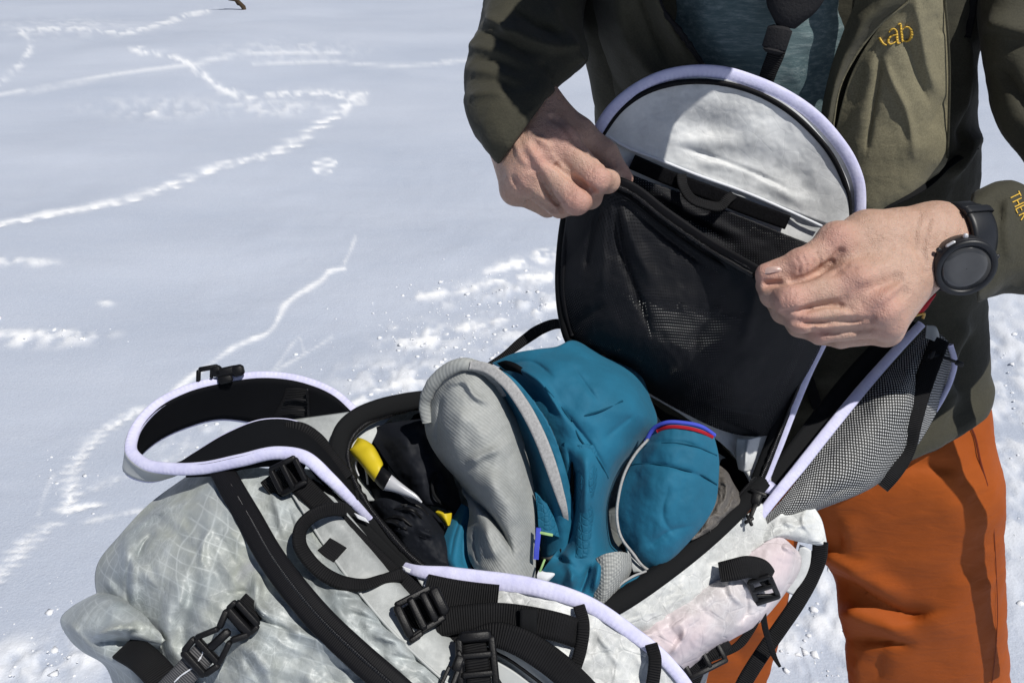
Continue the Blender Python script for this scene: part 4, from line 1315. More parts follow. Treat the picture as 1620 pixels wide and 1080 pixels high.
ribbon("side_seam", [(1494, -10, .733), (1499, 50, .744), (1502, 110, .761), (1501, 180, .781), (1499, 250, .801)], .0022, MT['olive_facing'], jacket, n=50, thick=.0016)

# right sleeve (left in the photo), bent at the elbow
limb("sleeve", [
    (930, -330, 1060, -230, .80, .075), (835, -250, 975, -190, .82, .075), (790, -140, 945, -110, .82, .075), (778, -40, 930, -20, .80, .072), (758, 28, 925, 40, .775, .068), (744, 78, 932, 92, .748, .060), (738, 130, 905, 118, .724, .054),
    (741, 175, 886, 136, .704, .047), (754, 215, 874, 150, .692, .041), (772, 246, 866, 155, .686, .037), (788, 262, 862, 160, .686, .034), (788, 250, 858, 155, .694, .030), (800, 200, 852, 130, .712, .028)],
    MT['olive_dark'], jacket, nu=110, nv=170,
    folds=[([(745, 44), (790, 62), (850, 96)], -6, -.006), ([(735, 70), (790, 80), (840, 110)], 9, .004), ([(735, 92), (785, 98), (840, 126)], -5, -.0035), ([(732, 108), (785, 114), (840, 138)], 8, .003), ([(732, 128), (785, 130), (830, 146)], -5, -.003),
           ([(740, 150), (785, 146), (805, 152)], 7, .004), ([(795, 30), (840, 60), (900, 80)], 12, .010), ([(800, 8), (850, 40), (905, 60)], -8, -.010), ([(870, -10), (880, 40), (915, 80)], 10, .008), ([(890, 60), (910, 90), (920, 105)], 9, .008),
           ([(850, 95), (875, 120), (885, 145)], -6, -.006), ([(765, 25), (790, 35), (815, 60)], 6, .005)], wrinkle=(.003, .05))
# left sleeve: upper arm goes out of the picture, forearm comes back in
limb("sleeve", [
    (1470, -330, 1600, -300, .79, .07), (1510, -230, 1690, -260, .80, .075), (1532, -100, 1730, -160, .805, .074), (1545, 20, 1770, -60, .80, .072), (1562, 140, 1810, 50, .795, .070), (1582, 206, 1835, 120, .79, .070),
    (1626, 268, 1870, 210, .785, .068), (1700, 350, 1880, 280, .78, .066), (1760, 470, 1880, 300, .775, .064), (1720, 490, 1800, 296, .752, .060), (1670, 478, 1700, 296, .728, .054), (1618, 464, 1628, 295, .706, .047),
    (1588, 462, 1598, 284, .694, .043), (1564, 470, 1566, 288, .687, .040), (1546, 474, 1536, 312, .684, .036), (1552, 464, 1545, 322, .692, .031), (1600, 440, 1600, 345, .705, .028)],
    MT['olive_dark'], jacket, nu=110, nv=190,
    folds=[([(1600, 300), (1592, 360), (1600, 420)], 9, .004), ([(1575, 300), (1580, 330), (1590, 360)], -5, -.004), ([(1560, 100), (1600, 140), (1640, 200)], -10, -.01), ([(1550, 30), (1600, 40), (1660, 60)], 14, .01)], wrinkle=(.003, .05))

# ---- embroidered lettering on the chest and on the sleeve
def strokes_mesh(name, strokes, where, material, parent):
    """one piece of embroidery: flat raised strokes, each (points, width px list)"""
    V, F = [], []
    for pts, wd in strokes:
        n = max(3, len(pts) * 7)
        p = spline(np.array([(x, y) + (0,) for x, y in pts], float), n)
        w = np.interp(np.linspace(0, 1, n + 1), np.linspace(0, 1, len(wd)), wd)
        t = np.gradient(p[:, :2], axis=0); t /= np.linalg.norm(t, axis=1, keepdims=True) + 1e-9
        s = np.stack([-t[:, 1], t[:, 0]], -1)
        L, R = p[:, :2] + s * w[:, None] / 2, p[:, :2] - s * w[:, None] / 2
        rows = []
        for q, off in ((L, .0006), (L, -.0012), (p[:, :2], -.0017), (R, -.0012), (R, .0006)):
            rows.append(np.stack([q[:, 0], q[:, 1], np.array([where(a, b) for a, b in q]) + off], -1))
        W = P3(np.stack(rows, 1)).reshape(-1, 3)
        b = len(V)
        V += list(W)
        F += [tuple(f) for f in grid_faces(n + 1, 5, base=b)]
    return add_mesh(name, V, F, material, parent)
cw = lambda x, y: depth_on("chest_panel", x, y)
strokes_mesh("embroidered_letter", [([(1391, 60), (1394, 65), (1398, 70), (1403, 72)], [3.5, 4, 3.5, 2])], cw, MT['yellow_thread'], jacket)
strokes_mesh("embroidered_letter", [([(1406, 52), (1409, 48), (1414, 46), (1418, 49), (1419, 55), (1419.5, 64), (1421, 69), (1425, 68)], [2, 2.5, 2.5, 3, 4, 4, 3, 1.5]),
                                    ([(1419, 55), (1412, 57), (1406.5, 61), (1405, 66), (1408, 70), (1413, 69), (1418, 65)], [1.5, 2, 3, 4, 3, 2, 1.5])], cw, MT['yellow_thread'], jacket)
strokes_mesh("embroidered_letter", [([(1420.5, 39.5), (1424, 38), (1425.5, 46), (1427, 57), (1428, 67)], [2, 3.2, 4, 4, 3]),
                                    ([(1426.5, 50), (1430, 45), (1435, 43), (1440.5, 46), (1442.5, 54), (1440, 62), (1434.5, 66), (1429, 65)], [1.5, 2, 2.5, 4, 5, 4, 2.5, 1.5])], cw, MT['yellow_thread'], jacket)
sw = lambda x, y: depth_on("sleeve", x, y)
rx, ry = np.array([0.44, 0.90]), np.array([0.90, -0.44])
def glyph(o, segs):
    o = np.array(o, float)
    return [([tuple(o + rx * a[0] + ry * a[1]), tuple(o + rx * (a[0] + b[0]) / 2 + ry * (a[1] + b[1]) / 2), tuple(o + rx * b[0] + ry * b[1])], [1.8, 1.8]) for a, b in segs]
for o, segs in (((1597, 309), [((0, 16), (9, 16)), ((4.5, 16), (4.5, 0))]),
                ((1602, 320), [((0, 0), (0, 16)), ((8, 0), (8, 16)), ((0, 8), (8, 8))]),
                ((1607, 331), [((0, 0), (0, 16)), ((0, 0), (7, 0)), ((0, 8), (6, 8)), ((0, 16), (7, 16))]),
                ((1612, 341), [((0, 0), (0, 16)), ((0, 16), (7, 15)), ((7, 15), (6, 8)), ((6, 8), (0, 8)), ((3, 8), (8, 0))])):
    strokes_mesh("embroidered_letter", glyph(o, segs), sw, MT['yellow_thread'], jacket)

# unseen strap added below the left elbow to cast a shadow band on the trousers
LW = np.array([(.628, .712, 1.175), (.630, .672, 1.140), (.635, .665, 1.090), (.660, .685, .930), (.695, .706, .760), (.745, .722, .600), (.775, .730, .50)])
ribbon("arm_leash", [tuple(q) for q in proj(LW)], [.030, .040, .044, .046, .040, .034, .030], MT['webbing'], person, n=60, thick=.002, roll=.9)
# ------------------------------------------------------------------ the backpack
pack = root("backpack", "open white and grey sailcloth backpack with black webbing, its lid held up", "backpack", (-0.02, 0.42, 0.28))

# ---- body: the closed sack under everything, down to the snow
def pack_body():
    rim = [(690, 905, .70), (610, 860, .70), (560, 800, .715), (536, 745, .735), (537, 700, .75), (560, 666, .77), (610, 645, .79), (680, 622, .805), (780, 590, .815), (890, 548, .81),
           (960, 585, .812), (1040, 640, .812), (1120, 695, .812), (1195, 765, .805), (1170, 805, .785), (1120, 855, .755), (1050, 905, .725), (950, 970, .695), (830, 945, .69), (750, 925, .695), (690, 905, .70)]
    R = P3(spline(np.array(rim, float), 95))[:-1]
    c = R.mean(axis=0)
    base_c = np.array([-0.03, 0.42, 0.20])
    th = np.arctan2((R - c)[:, 1], (R - c)[:, 0])
    B = base_c + np.stack([0.19 * np.cos(th), 0.13 * np.sin(th), 0 * th], -1)
    rows = [R + (c - R) * .02 + np.array([0, 0, -.004])]
    for t in np.linspace(.04, 1, 26):
        q = R * (1 - t) + B * t
        q = q + 0.004 * fbm(q[:, 0] / .06, q[:, 1] / .06, q[:, 2] / .06, seed=3)[:, None]
        rows.append(q)
    rows.append(base_c + (B - base_c) * .5)
    G = np.array(rows)
    nv, nu = G.shape[:2]
    per = np.arange(nu) * .008
    UV = np.stack(np.broadcast_arrays(per[None], (np.arange(nv) * .025)[:, None]), -1).reshape(-1, 2)
    F = [tuple(f) for f in grid_faces(nv, nu, closed_u=True)] + [tuple(range((nv - 1) * nu, nv * nu))]
    add_mesh("pack_body", G.reshape(-1, 3), F, MT['sailcloth_grey'], pack, uv=UV)
    # black lining inside the opening
    rows = []
    fl = c + np.array([0.0, 0.02, -0.20])
    for t, dz in ((0, .002), (.03, -.02), (.06, -.06), (.10, -.11), (.16, -.16), (.30, -.19), (.6, -.20), (.95, -.205)):
        q = R * (1 - t) + c * t
        q[:, 2] = R[:, 2] * (1 - min(1, t * 4)) + c[2] * min(1, t * 4) + dz
        rows.append(q + .004 * fbm(q[:, 0] / .05, q[:, 1] / .05, q[:, 2] / .05, seed=5)[:, None])
    G = np.array(rows)
    nv = len(rows)
    F = [tuple(f) for f in grid_faces(nv, nu, closed_u=True)[:, ::-1]] + [tuple(range((nv - 1) * nu, nv * nu))]
    add_mesh("lining", G.reshape(-1, 3), F, MT['lining_black'], pack)
pack_body()

# ---- grey front with the long zip (towards the viewer, lower left)
FRONT = [[(296, 752, .745), (318, 745, .728), (338, 738, .712), (352, 735, .705)],
         [(240, 793, .735), (290, 782, .705), (335, 768, .684), (365, 765, .674)],
         [(190, 845, .730), (250, 828, .678), (325, 815, .652), (396, 815, .644)],
         [(154, 892, .725), (225, 880, .655), (320, 870, .628), (428, 865, .620)],
         [(153, 940, .715), (235, 930, .640), (335, 925, .608), (470, 920, .604)],
         [(185, 990, .690), (270, 985, .620), (375, 980, .590), (520, 975, .590)],
         [(225, 1045, .665), (300, 1040, .605), (420, 1035, .578), (575, 1030, .578)],
         [(250, 1120, .655), (330, 1115, .597), (450, 1110, .565), (650, 1100, .570)],
         [(275, 1220, .66), (360, 1220, .60), (500, 1220, .565), (720, 1200, .570)],
         [(300, 1340, .68), (400, 1340, .62), (550, 1340, .585), (760, 1320, .585)]]
loft("front_panel", FRONT, MT['sailcloth_grey'], pack, 170, 200, thick=.003,
     folds=[([(205, 1010), (205, 900), (200, 840), (215, 800)], 12, .012), ([(208, 870), (200, 920), (205, 975)], -6, -.014), ([(200, 850), (240, 815), (290, 790)], 7, .008), ([(212, 890), (235, 850), (250, 840)], -5, -.012),
            ([(160, 910), (185, 940), (200, 960)], 8, .008), ([(312, 880), (300, 950), (290, 1000), (305, 1060)], 13, -.008), ([(270, 930), (262, 1000), (280, 1060)], 12, .007),
            ([(340, 830), (325, 850), (318, 900)], 6, .005), ([(350, 940), (400, 935)], -5, -.006), ([(408, 900), (410, 960), (440, 985)], 8, .008), ([(380, 950), (425, 985), (470, 1000)], -5, -.007),
            ([(440, 990), (500, 1010), (545, 1030)], 8, .005), ([(360, 1000), (420, 1050), (430, 1110)], 14, .006), ([(250, 1000), (270, 1060)], -6, -.006)],
     crumple=(.0120, 90, 5), wrinkle=(.0015, 70))
ROLL = [[(158, 935, .715), (180, 940, .690), (206, 950, .672), (226, 965, .660)],
        [(118, 956, .705), (152, 950, .668), (200, 962, .645), (240, 985, .632)],
        [(97, 975, .695), (140, 972, .650), (200, 980, .628), (256, 1004, .612)],
        [(97, 990, .690), (135, 997, .645), (195, 1002, .622), (256, 1018, .610)],
        [(112, 1014, .685), (150, 1022, .648), (200, 1020, .640), (252, 1024, .632)],
        [(130, 1030, .680), (168, 1040, .640), (215, 1040, .622), (262, 1044, .612)],
        [(165, 1052, .672), (200, 1062, .635), (245, 1070, .615), (290, 1080, .604)],
        [(180, 1085, .672), (220, 1095, .630), (262, 1105, .610), (310, 1115, .598)],
        [(195, 1150, .68), (240, 1160, .635), (290, 1170, .612), (340, 1180, .602)]]
loft("rolled_top", ROLL, MT['sailcloth_grey'], pack, 90, 110, thick=.003,
     folds=[([(140, 1012), (175, 995), (225, 992)], 5, .008), ([(138, 1020), (180, 1012), (240, 1022)], -5, -.010), ([(105, 975), (120, 1000), (150, 1030)], 6, .005)], crumple=(.0095, 75, 11))
ribbon("closure_strap", [(196, 1022, .630), (226, 1040, .606), (252, 1066, .592), (272, 1094, .585), (300, 1150, .58)], .022, MT['webbing'], pack, n=50, roll=.25)

loft("zip_panel", [
    [(352, 737, .706), (395, 738, .700), (440, 742, .694)],
    [(385, 775, .682), (430, 775, .675), (468, 790, .668)],
    [(420, 830, .654), (465, 830, .646), (505, 850, .646)],
    [(460, 890, .626), (510, 890, .619), (552, 915, .622)],
    [(512, 955, .604), (560, 950, .599), (606, 980, .604)],
    [(575, 1015, .586), (620, 1015, .583), (660, 1035, .592)],
    [(640, 1075, .578), (680, 1075, .577), (715, 1085, .585)],
    [(720, 1160, .575), (760, 1160, .573), (790, 1160, .580)],
    [(780, 1300, .58), (820, 1300, .58), (850, 1300, .585)]], MT['sailcloth_grey'], pack, 60, 170, thick=.003,
    folds=[([(520, 940), (590, 955), (640, 985)], -5, -.005), ([(505, 905), (545, 915), (580, 925)], 6, .004), ([(545, 965), (600, 985), (650, 1010)], -6, -.006), ([(575, 1000), (640, 1015), (680, 1020)], 6, .004),
           ([(610, 1035), (660, 1045), (690, 1050)], -6, -.006), ([(430, 770), (440, 810), (450, 850)], 6, .003), ([(455, 800), (470, 850)], -5, -.004)], crumple=(.0060, 56, 15))
ribbon("front_zip", [(342, 726, .697), (364, 768, .668), (394, 820, .637), (428, 880, .608), (466, 932, .588), (512, 985, .574), (566, 1036, .563), (628, 1090, .556), (720, 1180, .555)],
       .0200, MT['zip_black'], pack, n=140, thick=.005, camber=.18)
tube("zip_coil", [(344, 726, .6945), (366, 768, .6655), (396, 820, .6345), (430, 880, .6055), (468, 932, .5855), (514, 985, .5715), (568, 1036, .5605), (630, 1090, .5535)], .0016, MT['coil'], pack, n=160, jitter=.15)

loft("side_strip", [
    [(436, 738, .690), (462, 738, .689), (490, 742, .690)],
    [(468, 788, .664), (505, 785, .660), (540, 800, .664)],
    [(508, 852, .643), (555, 848, .643), (598, 868, .652)],
    [(555, 917, .620), (605, 910, .627), (652, 935, .640)],
    [(608, 982, .602), (660, 975, .612), (715, 1000, .625)],
    [(662, 1037, .590), (715, 1030, .598), (775, 1055, .612)],
    [(718, 1087, .583), (770, 1085, .590), (840, 1110, .605)],
    [(795, 1165, .578), (850, 1165, .585), (920, 1180, .60)],
    [(860, 1300, .58), (910, 1300, .585), (980, 1300, .60)]], MT['sailcloth_smooth'], pack, 50, 140, thick=.004, crinkle=(0.00040, 81, 23), wrinkle=(.0015, 60))
tube("strip_seam", [(438, 742, .688), (470, 792, .661), (510, 856, .640), (556, 920, .617), (609, 985, .599), (663, 1040, .587), (719, 1090, .58)], .0011, MT['strap_face_grey'], pack, n=90)

# upper end of the pack between strap and rim
loft("top_panel", [
    [(425, 668, .778), (500, 658, .785), (570, 648, .795), (660, 628, .81)],
    [(470, 690, .752), (515, 690, .752), (550, 690, .760), (600, 680, .775)],
    [(500, 735, .725), (528, 735, .728), (550, 735, .738), (580, 735, .75)],
    [(530, 790, .700), (560, 790, .708), (580, 790, .715), (600, 790, .725)]], MT['sailcloth_smooth'], pack, 60, 50, thick=.003, folds=[([(500, 660), (530, 672), (545, 690)], 4, .002)])

# ---- rim of the opening
ribbon("rim_tape", [(690, 628, .785), (640, 636, .778), (598, 646, .768), (566, 660, .758), (544, 680, .744), (535, 708, .730), (540, 745, .715), (560, 788, .700), (596, 838, .688), (640, 886, .678), (676, 916, .670)],
       [.016, .018, .018, .018, .017, .016, .015, .014, .013, .012, .012], MT['seam_black'], pack, n=120, thick=.005, camber=.3)
tube("rim_zip", [(690, 640, .790), (640, 649, .780), (602, 660, .770), (574, 674, .758), (556, 694, .742), (550, 716, .728), (556, 748, .713), (576, 790, .699), (610, 836, .687), (652, 882, .677), (690, 910, .668)], .0030, MT['coil'], pack, n=150, jitter=.25)
ribbon("rim_tape", [(930, 980, .652), (1000, 940, .668), (1060, 898, .690), (1120, 850, .717), (1170, 803, .747), (1208, 762, .775)], [.017, .017, .017, .017, .017, .014], MT['seam_black'], pack, n=90, thick=.006, camber=.4)
tube("rim_zip", [(925, 966, .656), (990, 930, .671), (1050, 888, .694), (1108, 842, .720), (1156, 798, .748), (1196, 758, .776)], .0026, MT['coil'], pack, n=120, jitter=.25)

# ---- white side below the right rim
loft("side_panel", [
    [(940, 988, .660), (1005, 955, .672), (1068, 912, .694), (1128, 863, .722), (1178, 818, .752), (1206, 796, .768)],
    [(965, 1002, .664), (1035, 965, .680), (1095, 925, .702), (1150, 885, .728), (1190, 850, .752), (1215, 830, .765)],
    [(985, 1012, .675), (1070, 975, .692), (1125, 935, .712), (1170, 898, .735), (1208, 868, .755), (1232, 850, .767)]], MT['sailcloth_white'], pack, 110, 40, thick=.003, crumple=(.0042, 38, 31), wrinkle=(.002, 50))
loft("side_flap", [
    [(1198, 842, .762), (1222, 822, .768), (1252, 804, .778), (1284, 796, .788)],
    [(1196, 856, .758), (1226, 838, .760), (1262, 822, .768), (1300, 822, .785)],
    [(1192, 868, .757), (1228, 850, .757), (1268, 848, .764), (1309, 862, .782)],
    [(1192, 876, .760), (1226, 852, .764), (1266, 857, .770), (1310, 866, .786)]], MT['sailcloth_white'], pack, 60, 40, thick=.003, crumple=(.0042, 30, 37), folds=[([(1280, 798), (1270, 825), (1290, 850)], 4, .003), ([(1230, 822), (1260, 830), (1300, 826)], 5, .003)])
loft("side_pocket", [
    [(985, 1008, .678), (1068, 955, .696), (1140, 905, .726), (1195, 868, .748), (1232, 848, .760), (1264, 872, .775)],
    [(1020, 1022, .672), (1085, 975, .684), (1150, 928, .708), (1205, 895, .730), (1245, 880, .750), (1268, 884, .775)],
    [(1050, 1040, .680), (1100, 1000, .686), (1155, 960, .704), (1205, 930, .726), (1246, 908, .752), (1266, 900, .780)],
    [(1075, 1052, .700), (1115, 1022, .702), (1160, 996, .716), (1200, 972, .738), (1238, 938, .765), (1256, 920, .79)],
    [(1085, 1062, .73), (1120, 1034, .73), (1160, 1010, .74), (1198, 988, .76), (1232, 952, .78), (1248, 930, .80)]], MT['sailcloth_pink'], pack, 110, 70, thick=.003,
    folds=[([(1150, 905), (1160, 940), (1180, 960)], 6, .006), ([(1180, 930), (1180, 970), (1165, 990)], -5, -.008), ([(1235, 860), (1262, 875)], 5, .005), ([(1000, 1010), (1040, 1000)], 6, .004), ([(1060, 1040), (1080, 1010), (1090, 990)], 6, .005)],
    crumple=(.0055, 44, 41))
loft("strap_tab", [[(1266, 862, .782), (1276, 866, .782), (1286, 872, .785)], [(1258, 892, .786), (1270, 896, .785), (1284, 898, .786)], [(1244, 936, .790), (1252, 940, .790), (1260, 944, .790)]], MT['film_white'], pack, 14, 20, thick=.002)
ribbon("compression_strap", [(1298, 856, .779), (1296, 880, .782), (1284, 912, .785), (1262, 952, .787), (1232, 996, .787), (1204, 1036, .786), (1176, 1082, .785), (1150, 1150, .78)], .0145, MT['webbing'], pack, n=80, ripple=.0006)
ribbon("thin_strap", [(1207, 962, .752), (1210, 990, .760), (1218, 1018, .770), (1226, 1040, .773), (1234, 1054, .772)], [.005, .006, .006, .006, .003], MT['webbing'], pack, n=40)
ribbon("thin_strap", [(1206, 962, .752), (1190, 992, .756), (1168, 1020, .756), (1138, 1036, .75), (1108, 1046, .74), (1090, 1052, .74)], [.004, .007, .008, .006, .006, .006], MT['webbing'], pack, n=50)
ribbon("side_strap", [(1138, 904, .704), (1162, 900, .700), (1184, 896, .703), (1204, 900, .709), (1218, 916, .716)], .019, MT['webbing'], pack, n=40, roll=[.5, .2, 0, .2, .5])
M = local_frame((1208, 932, .718), (1220, 962, .738))
moulding("buckle", M, [((-.018, -.009, 0), (.016, -.010, 0), .006, .006), ((-.018, .009, 0), (.016, .010, 0), .006, .006), ((-.018, -.010, 0), (-.018, .010, 0), .006, .006), ((-.004, -.010, .001), (-.004, .010, .001), .007, .006),
                       ((.016, -.012, 0), (.016, .012, 0), .009, .008), ((.006, -.009, 0), (.015, .009, .0), .004, .004)], MT['buckle'], pack)
ribbon("hip_strap", [(1080, 1062, .735), (1105, 1040, .728), (1130, 1022, .728), (1150, 1010, .735)], .019, MT['webbing'], pack, n=30)
M = local_frame((1112, 1040, .722), (1140, 1026, .726))
moulding("buckle", M, [((-.02, -.010, 0), (.02, -.010, 0), .006, .006), ((-.02, .010, 0), (.02, .010, 0), .006, .006), ((-.018, -.010, 0), (-.018, .010, 0), .006, .006), ((.002, -.010, .001), (.002, .010, .001), .006, .006), ((.018, -.010, 0), (.018, .010, 0), .006, .006)], MT['buckle'], pack)
ribbon("hip_strap", [(1085, 1100, .745), (1098, 1070, .742), (1110, 1040, .738)], .014, MT['webbing'], pack, n=24)

# ---- hip belt wing with the net pocket
belt = loft("hip_belt_pocket", [
    [(1205, 826, .772), (1240, 786, .778), (1300, 708, .800), (1372, 620, .825), (1430, 558, .842), (1466, 518, .850)],
    [(1206, 832, .774), (1252, 794, .772), (1318, 728, .785), (1390, 645, .803), (1446, 575, .826), (1484, 526, .848)],
    [(1208, 836, .776), (1266, 804, .772), (1338, 748, .778), (1406, 668, .798), (1464, 590, .826), (1502, 543, .855)],
    [(1212, 838, .785), (1285, 806, .785), (1362, 775, .790), (1424, 705, .812), (1474, 630, .842), (1507, 572, .865)],
    [(1214, 840, .800), (1292, 808, .800), (1388, 766, .815), (1436, 724, .838), (1478, 660, .862), (1506, 592, .882)]], MT['net_check'], pack, 110, 60, thick=.003,
    folds=[([(1290, 800), (1330, 775), (1380, 768)], -5, -.004), ([(1420, 580), (1440, 620), (1430, 680)], 14, .004), ([(1470, 540), (1455, 600), (1440, 700)], -8, -.006)], wrinkle=(.002, 50))
tube("belt_binding", [(1178, 850, .766), (1210, 806, .768), (1262, 742, .783), (1316, 674, .802), (1372, 606, .820), (1420, 552, .834), (1458, 512, .845)], [.0045, .0050, .0056, .0056, .0055, .0050, .0045], MT['piping'], belt, n=90, flat=.4)
tube("belt_binding", [(1503, 545, .850), (1510, 572, .855), (1504, 600, .862), (1490, 630, .866), (1478, 650, .868)], .0030, MT['piping'], belt, n=40)
ribbon("belt_edge", [(1196, 800, .785), (1240, 742, .797), (1296, 668, .815), (1352, 598, .832), (1402, 544, .845), (1440, 506, .855)], .022, MT['seam_black'], belt, n=60, thick=.003)
ribbon("belt_webbing", [(1488, 536, .842), (1474, 572, .828), (1456, 622, .816), (1442, 672, .814), (1432, 712, .822), (1410, 748, .812), (1392, 768, .815)], .019, MT['webbing'], belt, n=60, roll=.2)
loft("belt_corner", [[(1466, 514, .843), (1480, 516, .842), (1486, 528, .846)], [(1464, 534, .841), (1476, 538, .839), (1486, 548, .846)]], MT['sailcloth_smooth'], belt, 14, 14, thick=.002)
M = local_frame((1480, 566, .832), (1500, 572, .834))
moulding("zip_slider", M, [((-.010, 0, 0), (.006, 0, 0), .010, .006), ((.004, .003, .003), (.022, .002, .004), .004, .003), ((-.006, -.007, .001), (-.006, .007, .001), .006, .005), ((.02, .002, .004), (.030, .001, .003), .007, .004)], MT['buckle'], belt)
# red tag at the top of the belt
loft("red_tag", [[(1440, 486, .800), (1458, 470, .798), (1478, 462, .800)], [(1440, 494, .800), (1460, 484, .796), (1481, 466, .800)], [(1444, 498, .802), (1460, 494, .800), (1476, 474, .803)]], MT['red_trim'], belt, 16, 14, thick=.004, bulge=.003)
tube("ring", [(1440, 500, .803), (1452, 498, .800), (1462, 496, .801), (1460, 504, .803)], .0014, MT['gold'], belt, n=24)

# ---- lid held open
LID_L = [(1046, 120), (998, 148), (949, 200), (926, 262), (900, 335), (888, 400), (886, 470), (900, 532), (985, 600), (1085, 660), (1162, 720), (1196, 764)]
LID_R = [(1150, 116), (1245, 152), (1307, 203), (1348, 258), (1361, 325), (1352, 400), (1326, 475), (1302, 540), (1270, 600), (1245, 660), (1222, 720), (1212, 764)]
LID_D = [.698, .702, .710, .720, .730, .742, .754, .765, .774, .782, .788, .790]
rows = []
for (xl, yl), (xr, yr), d in zip(LID_L, LID_R, LID_D):
    rows.append([(xl + (xr - xl) * t, yl + (yr - yl) * t, d + .003 * (4 * t * (1 - t))) for t in (0, .25, .5, .75, 1)])
lid = loft("lid", rows, MT['film_white'], pack, 90, 110, thick=.005, crinkle=(0.00040, 81, 51), wrinkle=(.002, 70))
ld = lambda x, y: depth_on("lid", x, y)
TOPW = [[(1050, 128), (1100, 122), (1150, 126)], [(1000, 156), (1110, 150), (1236, 160)], [(960, 200), (1120, 195), (1294, 210)], [(953, 212), (1130, 232), (1330, 262)], [(972, 222), (1150, 280), (1346, 315)], [(1000, 238), (1150, 293), (1340, 368)]]
top_rows = [[(x, y, ld(x, y) - .004) for x, y in spline(np.array([(a, b, 0) for a, b in r], float), 6)[:, :2]] for r in TOPW]
loft("lid_pocket", top_rows, MT['film_white'], lid, 110, 80, thick=.003,
     folds=[([(1050, 205), (1130, 197), (1200, 212)], 18, -.0020), ([(1040, 228), (1130, 225), (1200, 236)], 12, .0012), ([(1110, 236), (1200, 255), (1265, 285), (1315, 345)], 18, -.0026), 
            ([(1060, 230), (1100, 240), (1180, 268), (1262, 306)], -3, -.003), ([(1100, 258), (1160, 262), (1200, 276)], 9, .0015), ([(1195, 285), (1240, 305), (1280, 330)], 9, .0015)], crumple=(.0012, 34, 57))
tube("pocket_hem", [(x, y, ld(x, y) - .0050) for x, y in ((952, 209), (985, 230), (1040, 252), (1100, 276), (1180, 305), (1250, 335), (1300, 358))], .0014, MT['label_white'], lid, n=80)
strip = ribbon("hook_and_loop", [(x, y, ld(x, y) - .006) for x, y in ((1000, 256), (1060, 282), (1120, 304), (1180, 328), (1246, 352))], .0135, MT['velcro'], lid, n=60, thick=.002)
ribbon("hang_loop", [(1078, 276, ld(1078, 276) - .008), (1080, 292, ld(1080, 292) - .014), (1094, 314, ld(1094, 314) - .018), (1118, 324, ld(1118, 324) - .019), (1140, 326, ld(1140, 326) - .016), (1152, 314, ld(1152, 314) - .011), (1160, 308, ld(1160, 308) - .007)], .0095, MT['webbing'], lid, n=50, roll=[.2, .5, .6, .6, .5, .3, .2])
BIND = [(905, 300, .724), (922, 260, .714), (944, 212, .704), (966, 176, .698), (1004, 143, .698), (1050, 121, .696), (1096, 113, .696), (1142, 115, .696), (1190, 129, .698), (1240, 151, .701), (1286, 182, .706), (1322, 220, .712), (1346, 256, .717), (1359, 292, .722), (1361, 326, .726), (1356, 372, .734), (1344, 430, .744), (1324, 490, .753), (1302, 540, .760), (1280, 584, .766), (1256, 640, .773), (1232, 700, .780), (1212, 748, .785), (1206, 766, .784), (1214, 772, .786), (1222, 764, .789)]
tube("lid_binding", BIND, [.0046, .0050, .0054, .0056, .0054, .0050, .0046, .0044, .0050, .0062], MT['piping'], lid, n=220, k=12, flat=.45)
tube("lid_binding", [(905, 300, .722), (895, 340, .729), (887, 400, .740), (885, 450, .748), (889, 496, .756), (900, 538, .764), (912, 556, .772)], .0042, MT['seam_black'], lid, n=60)
ZIPL = [(938, 240, .712), (957, 207, .704), (982, 174, .700), (1018, 148, .6985), (1058, 134, .6955), (1100, 129, .6945), (1148, 133, .6955), (1196, 147, .6985), (1242, 172, .702), (1282, 206, .708), (1314, 244, .714), (1332, 278, .720), (1342, 310, .726), (1344, 350, .733), (1334, 410, .744), (1312, 478, .754), (1290, 534, .762)]
ribbon("lid_zip", ZIPL, .0048, MT['zip_black'], lid, n=170, thick=.003, camber=.5)
ribbon("zip_tape", [(1290, 534, .764), (1266, 590, .770), (1240, 652, .776), (1216, 714, .782), (1198, 760, .785)], .013, MT['seam_black'], lid, n=60, thick=.003)
tube("zip_coil", [(1296, 534, .760), (1272, 590, .766), (1246, 652, .772), (1221, 714, .778), (1202, 760, .782)], .0018, MT['coil'], lid, n=100, jitter=.3)
tube("zip_tape", [(912, 300, .716), (901, 345, .722), (893, 402, .733), (891, 450, .742), (895, 492, .750), (905, 530, .758)], .0022, MT['zip_black'], lid, n=60)
